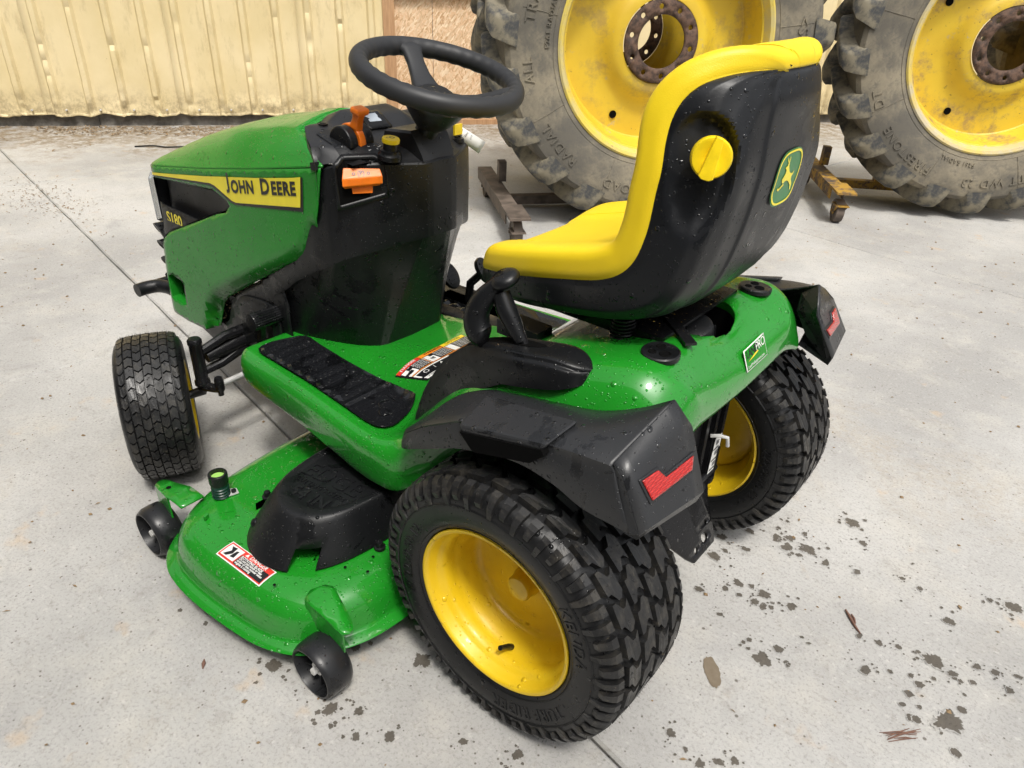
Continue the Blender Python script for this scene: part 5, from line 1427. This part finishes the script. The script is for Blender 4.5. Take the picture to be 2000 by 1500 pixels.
# ------------------------------------------------------------------ hood
def zbelt(x): return float(np.interp(x, [.705, .96, 1.19, 1.40, 1.53], [.905, .853, .810, .776, .757]))
def hy(x, z):
    """half width of the hood's flank"""
    y = .247 - .012 * sst(x, .8, 1.5)
    d = cl((zbelt(x) - z) / .45); y += .024 * sst(d, .1, .9)
    y -= .055 * max(0, (x - 1.47) / .08) ** 2
    return y
def lower_edge(x): return float(np.interp(x, [.70, .735, .76, .80, .835, .98, 1.17, 1.215, 1.25, 1.29, 1.40, 1.55], [.80, .745, .715, .680, .660, .575, .462, .420, .345, .318, .312, .315]))
def hcrease(x): return float(np.interp(x, [.76, .80, .87, 1.10, 1.22, 1.27, 1.30], [.78, .715, .665, .545, .475, .42, .32]))
def hyc(x, z):
    y = hy(x, z)
    # the folded-in lower facet
    t_ = cl((hcrease(x) - z) / .05) if x < 1.31 else 0
    return y - .028 * t_ ** 1.2
out_L = [(.704, .903), (.96, .853), (1.19, .810), (1.40, .776), (1.53, .757),
         (1.528, .728), (1.165, .762), (1.105, .746), (1.092, .735), (1.115, .712), (1.16, .698), (1.44, .580), (1.475, .553), (1.492, .53), (1.50, .49), (1.515, .42), (1.530, .345), (1.52, .318),
         (1.40, .312), (1.30, .318), (1.262, .335), (1.245, .37), (1.215, .425), (1.175, .458), (.98, .573), (.84, .655), (.80, .678), (.765, .712), (.745, .745), (.728, .80)]
hole = [(1.478, .438), (1.472, .372), (1.415, .362), (1.392, .368), (1.388, .435), (1.40, .444), (1.46, .448)]
hood = part_empty('hood', TR)
for s in (1, -1):
    f_ = lambda a, b, s=s: (a, s * hyc(a, b), b)
    pn = patch('side_panel', out_L, f_, 'green_hood', hood, [hole], .013, 0, 28)
    solid(pn, .003, 0)
    # square vent pocket
    inn = [(x, s * (hyc(x, z) - .035), z) for x, z in hole]; ou = [(x, s * hyc(x, z), z) for x, z in hole]
    m = MB(); n = len(hole); m.add(ou + inn, [(i, (i + 1) % n, n + (i + 1) % n, n + i) for i in range(n)]); m.build('vent_pocket', 'green_hood', hood, smooth=False)
    m = MB(); m.add(inn, [tuple(range(n))]); m.build('vent_back', 'dark', hood, smooth=False)
    # upper bevel and crown of this half
    xs = np.linspace(.700, 1.53, 40)
    rowsH = []
    def ridge(x): # y, z of the shoulder ridge
        return (float(np.interp(x, [.70, .80, .907, 1.116, 1.294, 1.44, 1.53], [.160, .172, .170, .168, .160, .150, .142])), float(np.interp(x, [.70, .80, .86, .95, 1.116, 1.294, 1.44, 1.50, 1.53], [.940, .951, .953, .942, .911, .864, .813, .784, .766])))
    for u, x in enumerate(xs):
        yb, zb = hy(x, zbelt(x)), zbelt(x); yr, zr = ridge(x)
        xr = x + .165 * sst(x, 1.0, .70) * 1.0   # the rear edge leans forward towards the top
        xr2 = x + .21 * sst(x, 1.0, .70)
        yr, zr = ridge(xr); cz = zr + .018 * sst(x, 1.53, 1.2)
        nose = .01 * sst(x, 1.45, 1.53)
        sec = [(x, yb, zb), (x, yb - .004, zb + .004)]
        for f in (.25, .5, .75): sec.append((lerp(x, xr, f), lerp(yb, yr, f) + .006 * math.sin(PI * f), lerp(zb, zr, f) + .006 * math.sin(PI * f)))
        sec += [(xr, yr + .004, zr - .003), (xr, yr - .006, zr + .0012)]
        for f in (.3, .6, 1.0): sec.append((lerp(xr, xr2, f), yr * (1 - f), zr + (cz - zr) * math.sin(f * PI / 2) + .0012))
        rowsH.append(sec)
    GH = np.array(rowsH) * np.array([1, s, 1])
    hb = surf('upper_panel', GH, 'green_hood', hood, ang=24); solid(hb, .004, 0)
    # edge strip along the rear of the bevel
    e0 = [GH[0, k] for k in range(10)]; e1_ = [GH[0, k] + np.array([.0, -s * .012, -.014]) for k in range(10)]
    tr0 = np.array([GH[0, k] for k in range(2, 10)]); tr1 = tr0 + np.array([-.012, -s * .005, -.003]); tr2 = tr1 + np.array([.004, -s * .004, -.008])
    surf('rear_trim', np.stack([tr0, tr1, tr2]), 'green_hood', hood, ang=20)
    # flank nose, grille and screen
    io = [(1.523, .724), (1.165, .757), (1.108, .742), (1.098, .735), (1.12, .716), (1.165, .702), (1.44, .585), (1.49, .553), (1.512, .57), (1.524, .64)]
    patch('intake_screen', io, lambda a, b, s=s: (a, s * (hy(a, b) - .026 - .010 * sst(a, 1.10, 1.2)), b), 'black_dry', hood, (), .02)
    n = len(io); ou = [(x, s * (hy(x, z) - .002), z) for x, z in io]; inn = [(x, s * (hy(x, z) - .03), z) for x, z in io]
    m = MB(); m.add(ou + inn, [(i, (i + 1) % n, n + (i + 1) % n, n + i) for i in range(n)]); m.build('intake_wall', 'black_dry', hood, smooth=False)
    bp = patch('badge_plate', [(1.50, .655), (1.26, .652), (1.215, .640), (1.245, .618), (1.43, .586), (1.485, .560), (1.512, .60)], lambda a, b, s=s: (a, s * (hy(a, b) - .008), b), 'black', hood, (), .03)
    solid(bp, .006, 0)
    sg = -1 if s > 0 else 1
    x0 = 1.455 if s > 0 else 1.30
    text_obj('model_badge', 'S180', lambda u, v, h, s=s: (x0 - s * u, s * (hy(x0 - s * u, .63) - .0035), .622 + v + (x0 - s * u - 1.455) * -.02), 'stripe', hood, .046, bold=.0008, spacing=.95)
    # stripe decal
    so2 = lambda o, s=s: (lambda a, b: (a, s * (hyc(a, b) + o), b))
    dz_ = lambda x: zbelt(x) - .018
    top = [(x, dz_(x) - .003 * sst(x, 1.2, .8)) for x in np.linspace(1.512, .768, 24)]
    bot = [(.785, .800), (1.055, .752), (1.075, .753), (1.15, .776), (1.17, .778), (1.49, .738)]
    patch('stripe_backing', top + [(.776, .792), (1.06, .7455), (1.085, .747), (1.157, .7695), (1.175, .7715), (1.508, .733)], so2(.0028), 'decal_black', hood, (), .02)  # black underlay reaching a little below the yellow stripe
    patch('stripe', [(a + (.006 if a < .78 else 0), b) for a, b in top] + bot, so2(.0040), 'stripe', hood, (), .02)
    xa = 1.085 if s > 0 else .79
    zb_ = lambda x: .8225 + (.96 - x) * .185
    cur = 0
    for b_, sz in (('J', .052), ('OHN', .043), (' ', .03), ('D', .052), ('EERE', .043)):
        if b_ == ' ': cur += .022; continue
        vs, fs = text_mesh(b_, sz, .0017, 'LEFT', 1.08)
        w_ = max(v[0] for v in vs)
        base_ = min(v[1] for v in vs)
        drop = -.014 if b_ == 'J' else 0
        P = []
        for u, v, h in vs:
            uu = (cur + u) * 1.0; x = xa - s * uu
            z = zb_(x) - .0285 + (v - base_) * (1.0 if b_ not in ('J',) else 1.0)
            P.append((x, s * (hyc(x, z) + .0052), z))
        mesh_obj('lettering', P, fs, 'decal_black', hood, False); cur += w_ + .007
    # headlight, clips
    m = MB(); m.add([(1.535, s * .215, .735), (1.535, s * .215, .585), (1.515, s * .236, .60), (1.512, s * .238, .722), (1.548, s * .13, .735), (1.548, s * .13, .60)], [(0, 3, 2, 1), (0, 1, 5, 4), (0, 4, 3), (1, 2, 5)])
    solid(m.build('headlight', 'lens', hood, smooth=False), .004, 0)
    MB().box((.722, s * .243, .9045), (.020, .018, .016), None, Matrix.Rotation(R(12), 3, 'Y')).build('hood_clip', 'black', hood, smooth=False)
    MB().box((.826, s * .232, .653), (.026, .014, .012), None, Matrix.Rotation(R(32), 3, 'Y')).build('hood_clip', 'black', hood, smooth=False)
# nose
ng = MB(); ng.add([(1.532, -.215, .755), (1.532, .215, .755), (1.530, .215, .56), (1.505, .215, .53), (1.525, .23, .33), (1.525, -.23, .33), (1.505, -.215, .53), (1.530, -.215, .56)], [tuple(range(8))])
ng.build('grille', 'black', hood, smooth=False)
for k in range(5):
    MB().tube([(1.50 + .01 * k, .205, .345 + k * .05), (1.52 + .008 * k, .225, .36 + k * .05), (1.535, .16, .365 + k * .05), (1.54, 0, .365 + k * .05), (1.535, -.16, .365 + k * .05), (1.52, -.225, .36 + k * .05)], .020, 10).build('grille_bar', 'black', hood)
# engine side panels below the hood
for s in (1, -1):
    eo = [(1.29, .325), (1.25, .36), (1.215, .43), (1.17, .468), (1.02, .56), (.96, .59), (.93, .50), (.94, .40), (1.03, .355), (1.18, .30), (1.26, .295)]
    ep = patch('side_shield', eo, lambda a, b, s=s: (a, s * (.212 + .006 * sst(b, .40, .47)), b), 'black', TR, (), .02)
    solid(ep, .004, 0)
    so3 = [(1.185, .40), (1.17, .445), (1.13, .475), (1.02, .487), (.985, .47), (.975, .41), (1.02, .375)]
    solid(patch('shield_boss', [tuple(p) for p in arclen(so3, 40, True)], lambda a, b, s=s: (a, s * .222, b), 'black', ep, (), .03), .006, 0)
uo = [(1.54, .30), (1.50, .262), (1.36, .245), (1.22, .275), (1.10, .30)]
MB().prism([(1.53, .315), (1.545, .29), (1.36, .235), (1.20, .265), (1.02, .30), (1.02, .33)], -.20, .20, 'xz').build('belly_pan', 'black', TR, smooth=False)
bmp = crm(np.array([(1.52, .19, .345), (1.60, .205, .352), (1.64, .222, .354), (1.655, .255, .353), (1.655, .285, .352)]), 16)
for s in (1, -1):
    MB().tube([(p[0], s * p[1], p[2]) for p in bmp], .021, 16).build('bumper', 'black', TR)
MB().tube([(1.655, .26, .353), (1.66, 0, .353), (1.655, -.26, .353)], .018, 12).build('bumper_tube', 'black_metal', TR)

# the hood is a little narrower and further forward than first drawn
for ch_ in hood.children:
    if ch_.type == 'MESH':
        for v in ch_.data.vertices:
            x, y, z = v.co; f = (x - .7) / .8
            v.co = (x + .024 + .019 * f, y - math.copysign(min(.018, abs(y)), y) if abs(y) > .1 else y * .82, z - .007 - .003 * f)

# ------------------------------------------------------------------ seat
SS = [  # seam x, z, outward normal (x,z), half width, cushion thickness, shell depth, cushion's own normal
 (.322, .760, .75, -.66, .120, .020, .012, .75, -.66), (.308, .772, .45, -.9, .168, .036, .030, .45, -.9), (.275, .782, .12, -1, .200, .048, .050, .12, -1), (.20, .796, .0, -1, .216, .054, .068, 0, -1), (.09, .822, -.05, -1, .225, .055, .078, -.05, -1),
 (.00, .846, -.25, -.97, .225, .055, .086, -.25, -.97), (-.046, .880, -.72, -.70, .222, .052, .100, -.72, -.7), (-.067, .938, -.97, -.18, .219, .050, .100, -.96, -.25), (-.074, 1.020, -1, -.0, .214, .050, .106, -1, -.03),
 (-.086, 1.086, -1, .06, .205, .050, .096, -1, -.02), (-.102, 1.128, -1, .06, .195, .048, .082, -.97, -.20), (-.121, 1.155, -1, .02, .180, .045, .060, -.85, -.5), (-.141, 1.169, -1, -.0, .156, .040, .038, -.6, -.8), (-.160, 1.176, -1, -.1, .126, .032, .018, -.25, -1), (-.172, 1.178, -1, -.2, .092, .020, .006, .1, -1), (-.177, 1.175, -1, -.2, .060, .004, .001, .6, -.8)]
S_ = crm(np.array(SS), 118)
def seat_pt(row, y, h):
    x, z, nx, nz = row[:4]
    if h > 0: nx, nz = row[7:9]
    l = math.hypot(nx, nz); return (x - nx / l * h, y, z - nz / l * h)
cu, shl = [], []
NS = len(S_)
for i, row in enumerate(S_):
    w, tc, ds = row[4:7]; f = i / (NS - 1)
    fl_ = sst(f, .62, .80)
    cs = [(w - .003, -.002), (w + .003, .22 * tc), (w + .004, .50 * tc), (w + .003, .76 * tc), (w - .004, .94 * tc), (w - .022, 1.0 * tc), (w - .056, .93 * tc), (w - .085, lerp(.78, .98, fl_) * tc), (w * .45, lerp(.64, 1.02, fl_) * tc), (w * .2, lerp(.60, 1.04, fl_) * tc), (0, lerp(.60, 1.04, fl_) * tc)]
    cs = crm(np.array(cs), 44)
    cu.append([seat_pt(row, y, h) for y, h in cs] + [seat_pt(row, -y, h) for y, h in cs[-2::-1]])
    bx = 1 - sst(row[1], 1.06, 1.15)
    ss = [(w - .004 * (1 - bx), .002 + .008 * (1 - bx)), (w + .001, -.12 * ds), (w - .002, -.40 * ds), (w - lerp(.014, .005, bx), -.66 * ds), (w - lerp(.042, .018, bx), -.87 * ds), (w * lerp(.62, .74, bx), -.985 * ds), (w * .5, -1.0 * ds), (w * .47, -1.045 * ds), (w * .25, -1.06 * ds), (0, -1.065 * ds)]
    ss = np.stack([np.interp(np.linspace(0, 9, 64), range(10), [q[k] for q in ss]) for k in (0, 1)], 1)
    k_ = np.array([.25, .5, .25]); 
    for _ in range(1): ss[1:-1] = .25 * ss[:-2] + .5 * ss[1:-1] + .25 * ss[2:]
    shl.append([seat_pt(row, y, h) for y, h in ss] + [seat_pt(row, -y, h) for y, h in ss[-2::-1]])
cu = np.array(cu); shl = np.array(shl)
for A_ in (cu, shl):   # the top of the back curves forward towards its corners
    k_ = np.clip((A_[..., 2] - 1.02) / .14, 0, 1); k_ = k_ * k_ * (3 - 2 * k_)
    A_[..., 0] += .022 * k_ * (A_[..., 1] / .17) ** 2
    A_[..., 2] += 0
# wrinkles by the bend of the cushion's edge
# oval hollow for the adjuster knob, both sides
KC = Vector((-.130, .205, 1.020))
kd = Vector((-.50, .86, 0)).normalized(); ke = Vector((.86, .50, 0)).normalized()
for i in range(shl.shape[0]):
    for j in range(shl.shape[1]):
        p = Vector(shl[i, j]); s = 1 if p.y >= 0 else -1
        q = Vector((p.x, abs(p.y), p.z)) - KC
        if abs(p.y) < .09 or p.z < .9: continue
        a = (q.dot(ke)) / .055; zc = q.z
        b = (zc - .045) / .062 if zc > .045 else (zc - .045) / .125
        d = math.sqrt(a * a + b * b)
        t_ = sst(d, 1.02, .74)
        if t_ > 0:
            jj = min(j, shl.shape[1] - 1 - j); dep = .030 * (1 if zc > 0 else max(.25, 1 + zc / .1)) * t_ * sst(jj, 3, 22)
            p2 = p - Vector((kd.x, s * kd.y, 0)) * dep
            shl[i, j] = p2
seat = part_empty('seat', TR)
cushion = surf('cushion', cu, 'seat_yellow', seat, ang=60); solid(cushion, .003, 0)
shell = surf('shell', shl, 'black_shell', seat, ang=26)
# pan insert seam of the cushion
for s in (1, -1):
    ln = []
    for i in range(10, 52):
        row = S_[i]; w, tc = row[4], row[5]; ln.append(seat_pt(row, s * (w - .088), .775 * tc + .0005))
    MB().tube(ln, .0016, 5).build('cushion_piping', 'seat_yellow', seat)
for s in (1,):
    kc = Vector((KC.x - .012, s * (KC.y - .006), KC.z + .048)); nv_ = Vector((kd.x, s * kd.y, .10)).normalized()
    km = Matrix.Translation(kc) @ Vector((0, 0, 1)).rotation_difference(nv_).to_matrix().to_4x4() @ Matrix.Diagonal((.88, .88, 1, 1))
    MB().lathe([(.024, -.035), (.024, -.006), (.031, -.004), (.0335, .002), (.0335, .012), (.031, .016), (.026, .0165), (.012, .012), (0, .011)], 44, 'z', km).build('adjuster_knob', 'yellow_knob', seat, ang=50)
    kb = MB(); kb.prism([(-.034, -.004), (-.0325, .006), (-.012, .0085), (.018, .0105), (.030, .0125), (.034, .006), (.034, -.006), (.030, -.0125), (.018, -.0105), (-.012, -.0085), (-.0325, -.006)], .006, .030, 'xy', km @ Matrix.Rotation(R(108), 4, 'Z'))
    bevel(kb.build('knob_grip', 'yellow_knob', seat, ang=50), .005, 4)
# emblem on the back
def back(u, v, o):
    """u: y, v: z"""
    d = (shl[60:, :, 1] - u) ** 2 + (shl[60:, :, 2] - v) ** 2
    k = np.unravel_index(np.argsort(d, axis=None)[:4], d.shape); w = 1 / (d[k] + 1e-7)
    return (float(np.sum(shl[60:][k][:, 0] * w) / np.sum(w)) - o, u, v)
def bk(o): return lambda a, b: back(a, b, o)
ec = (-.003, 1.012)
def ell(k, n=64): return [(ec[0] + k * .052 * np.sign(math.cos(a)) * abs(math.cos(a)) ** .62, ec[1] + k * .046 * np.sign(math.sin(a)) * abs(math.sin(a)) ** .62) for a in [2 * PI * i / n for i in range(n)]]
patch('emblem', ell(1.0), bk(.0020), 'decal_green', seat, (), .012)
patch('emblem_border', ell(.95), bk(.0030), 'stripe', seat, [ell(.88)], .012)
# leaping deer: head to the left of the badge as seen from behind, antlers up
deer = [(-.44, .02), (-.36, .10), (-.30, .16), (-.27, .26), (-.30, .34), (-.40, .40), (-.41, .44), (-.30, .47), (-.26, .56), (-.36, .66), (-.38, .78), (-.31, .69), (-.24, .60), (-.22, .72), (-.25, .82), (-.17, .72), (-.19, .58), (-.16, .48), (-.10, .36), (.00, .24), (.16, .14), (.34, .10), (.46, .20), (.44, .08), (.36, -.02), (.40, -.14), (.58, -.30), (.62, -.52), (.55, -.56), (.48, -.36), (.30, -.24), (.18, -.16), (.02, -.10), (-.14, -.10), (-.30, -.20), (-.44, -.30), (-.58, -.26), (-.60, -.32), (-.46, -.40), (-.26, -.30), (-.12, -.22), (-.22, -.18), (-.36, -.10)]
patch('emblem_deer', [(ec[0] - a * .052, ec[1] + b * .046 - .001) for a, b in deer], bk(.0030), 'stripe', seat, (), .012)
# seat plate, springs, hinge
sp = MB(); sp.box((.09, 0, .738), (.36, .30, .006)); sp.box((.09, .148, .730), (.36, .006, .020)); sp.box((.09, -.148, .730), (.36, .006, .020))
sp.build('seat_plate', 'black_metal', TR, smooth=False)
ar = MB(); ar.box((-.075, .085, .742), (.15, .022, .005), None, Matrix.Rotation(R(-4), 3, 'Y') @ Matrix.Rotation(R(-38), 3, 'Z')); ar.build('seat_bracket', 'black_metal', TR, smooth=False)
for s in (1, -1):
    hx = []
    for k in range(150):
        f = k / 149; a = f * 7.5 * 2 * PI
        hx.append((-.008 + .021 * math.cos(a), s * .150 + .021 * math.sin(a), .704 + .052 * f))
    MB().tube(hx, .0026, 6).build('seat_spring', 'black_metal', TR, ang=60)
# bits under the seat front
MB().box((.20, .17, .668), (.10, .05, .03)).build('seat_switch', 'black', TR, smooth=False)
MB().box((.185, .20, .680), (.008, .008, .010)).build('seat_bolt', 'steel', TR, smooth=False)

# ------------------------------------------------------------------ steering wheel
TH = .25
swm = Matrix.Translation((.594, 0, 1.080)) @ Matrix.Rotation(-TH, 4, 'Y')
swp = part_empty('steering_wheel', TR)
mb = MB(); n1, n2 = 144, 20; V = []
for i in range(n1):
    a = 2 * PI * i / n1; lump = .0008 * math.sin(a * 36)
    for k in range(n2):
        b = 2 * PI * k / n2; inner = max(0, -math.cos(b)) * max(0, -math.sin(b) * .5 + .6)
        rr = .0200 + lump * (1 if (math.cos(b) < -.2 or math.sin(b) < -.4) else 0)
        q = .1695 + rr * math.cos(b)
        V.append((q * math.cos(a), q * math.sin(a), rr * 1.02 * math.sin(b)))
mb.add(V, gridfaces(n1, n2, True, True), swm); mb.build('rim', 'grip', swp, ang=60)
for ang_, nm in ((340, 0), (212, 1), (96, 2)):
    a = R(ang_); c, s_ = math.cos(a), math.sin(a); lat = (-s_, c)
    secs = []
    for r_, w, z, h in ((.030, .036, -.050, .014), (.055, .031, -.046, .014), (.085, .024, -.034, .012), (.115, .021, -.018, .011), (.140, .023, -.004, .012), (.158, .034, .003, .012), (.168, .046, .002, .010)):
        sec = []
        for q in np.linspace(0, 2 * PI, 16, endpoint=False):
            u = math.copysign(abs(math.cos(q)) ** .7, math.cos(q)) * w; v = math.copysign(abs(math.sin(q)) ** .7, math.sin(q)) * h
            sec.append(tuple(swm @ Vector((r_ * c + u * lat[0], r_ * s_ + u * lat[1], z + v))))
        secs.append(sec)
    surf('spoke', np.array(secs), 'grip', swp, cv=True, ang=60)
MB().lathe([(0, -.030), (.020, -.031), (.040, -.036), (.052, -.044), (.058, -.054), (.056, -.066), (.050, -.080), (.040, -.094), (.030, -.105), (.027, -.118)], 48, 'z', swm).build('hub', 'black_dry', swp, ang=50)
MB().lathe([(.0, -.0295), (.030, -.0305), (.0315, -.033)], 40, 'z', swm).build('hub_cap', 'black', swp)
# skirt bowl under the hub
bw = []
for r_a, r_b, z in ((.062, .058, -.048), (.078, .066, -.052), (.080, .066, -.060), (.066, .052, -.082), (.046, .040, -.102), (.034, .034, -.112)):
    bw.append([tuple(swm @ Vector((r_a * math.cos(a), r_b * math.sin(a), z))) for a in np.linspace(0, 2 * PI, 48, endpoint=False)])
surf('hub_bowl', np.array(bw), 'black_dry', swp, cv=True, ang=40)
MB().tube([tuple(swm @ Vector((0, 0, -.10))), (.640, 0, .95), (.66, 0, .90)], .026, 20).build('steering_column', 'black_dry', swp)

# ------------------------------------------------------------------ pedals
Gp = []
for y_ in np.linspace(.190, .298, 2):
    ring = []
    for k in range(66):
        a = 2 * PI * k / 66; rr = .0235 - (.0018 if (k % 3) == 0 else 0) * (1 if math.sin(a) > -.4 else 0)
        ring.append((.99 + rr * math.cos(a), y_, .464 + rr * math.sin(a)))
    Gp.append(ring)
bp = surf('brake_pedal', np.array(Gp), 'black', TR, cv=True, ang=20)
MB().lathe([(0, .2995), (.012, .2995), (.0225, .2985), (.0235, .296)], 30, 'y', Matrix.Translation((.99, 0, .464))).build('pedal_end', 'black', bp)
MB().prism([(1.00, .45), (.982, .45), (.99, .40), (1.01, .33), (1.03, .33), (1.012, .40)], .262, .276, 'xz').build('pedal_arm', 'black_metal', TR, smooth=False)
MB().box((1.0, .225, .40), (.03, .03, .10)).build('pedal_guard', 'black', TR, smooth=False)
# forward and reverse pedals on the right
def pedal(cx, cy, cz, rz, base):
    m_ = Matrix.Translation((cx, cy, cz)) @ Matrix.Rotation(rz, 4, 'Z') @ Matrix.Rotation(R(-52), 4, 'Y')
    o = MB(); o.lathe([(.0, .009), (.024, .009), (.030, .006), (.031, 0), (.029, -.008), (0, -.010)], 32, 'z', m_ @ Matrix.Diagonal((1.35, .95, 1, 1))); q = o.build('drive_pedal', 'black', TR, ang=45)
    for k in range(5): MB().box(((k - 2) * .012, 0, .0098), (.005, .036, .003), m_).build('pedal_rib', 'black', q, smooth=False)
    MB().tube([tuple(m_ @ Vector((0, 0, -.008))), tuple((Vector((cx, cy, cz)) * .45 + Vector(base) * .55) + Vector((.02, 0, .012))), base], .0125, 12).build('pedal_stem', 'black_metal', TR)
pedal(.800, -.245, .492, 0, (.835, -.245, .41))
pedal(.680, -.262, .535, .2, (.745, -.265, .415))
MB().box((.72, -.262, .4205), (.24, .05, .006)).build('pedal_slot', 'dark', TR, smooth=False)
sl3 = patch('pedal_plate', [(.93, -.14), (.93, -.33), (.56, -.345), (.50, -.30), (.50, -.21), (.58, -.145)], lambda a, b: (a, b, .4185), 'black', TR, [[(.86, -.20), (.86, -.235), (.66, -.235), (.63, -.22), (.66, -.20)]], .03)
solid(sl3, .010, 0)
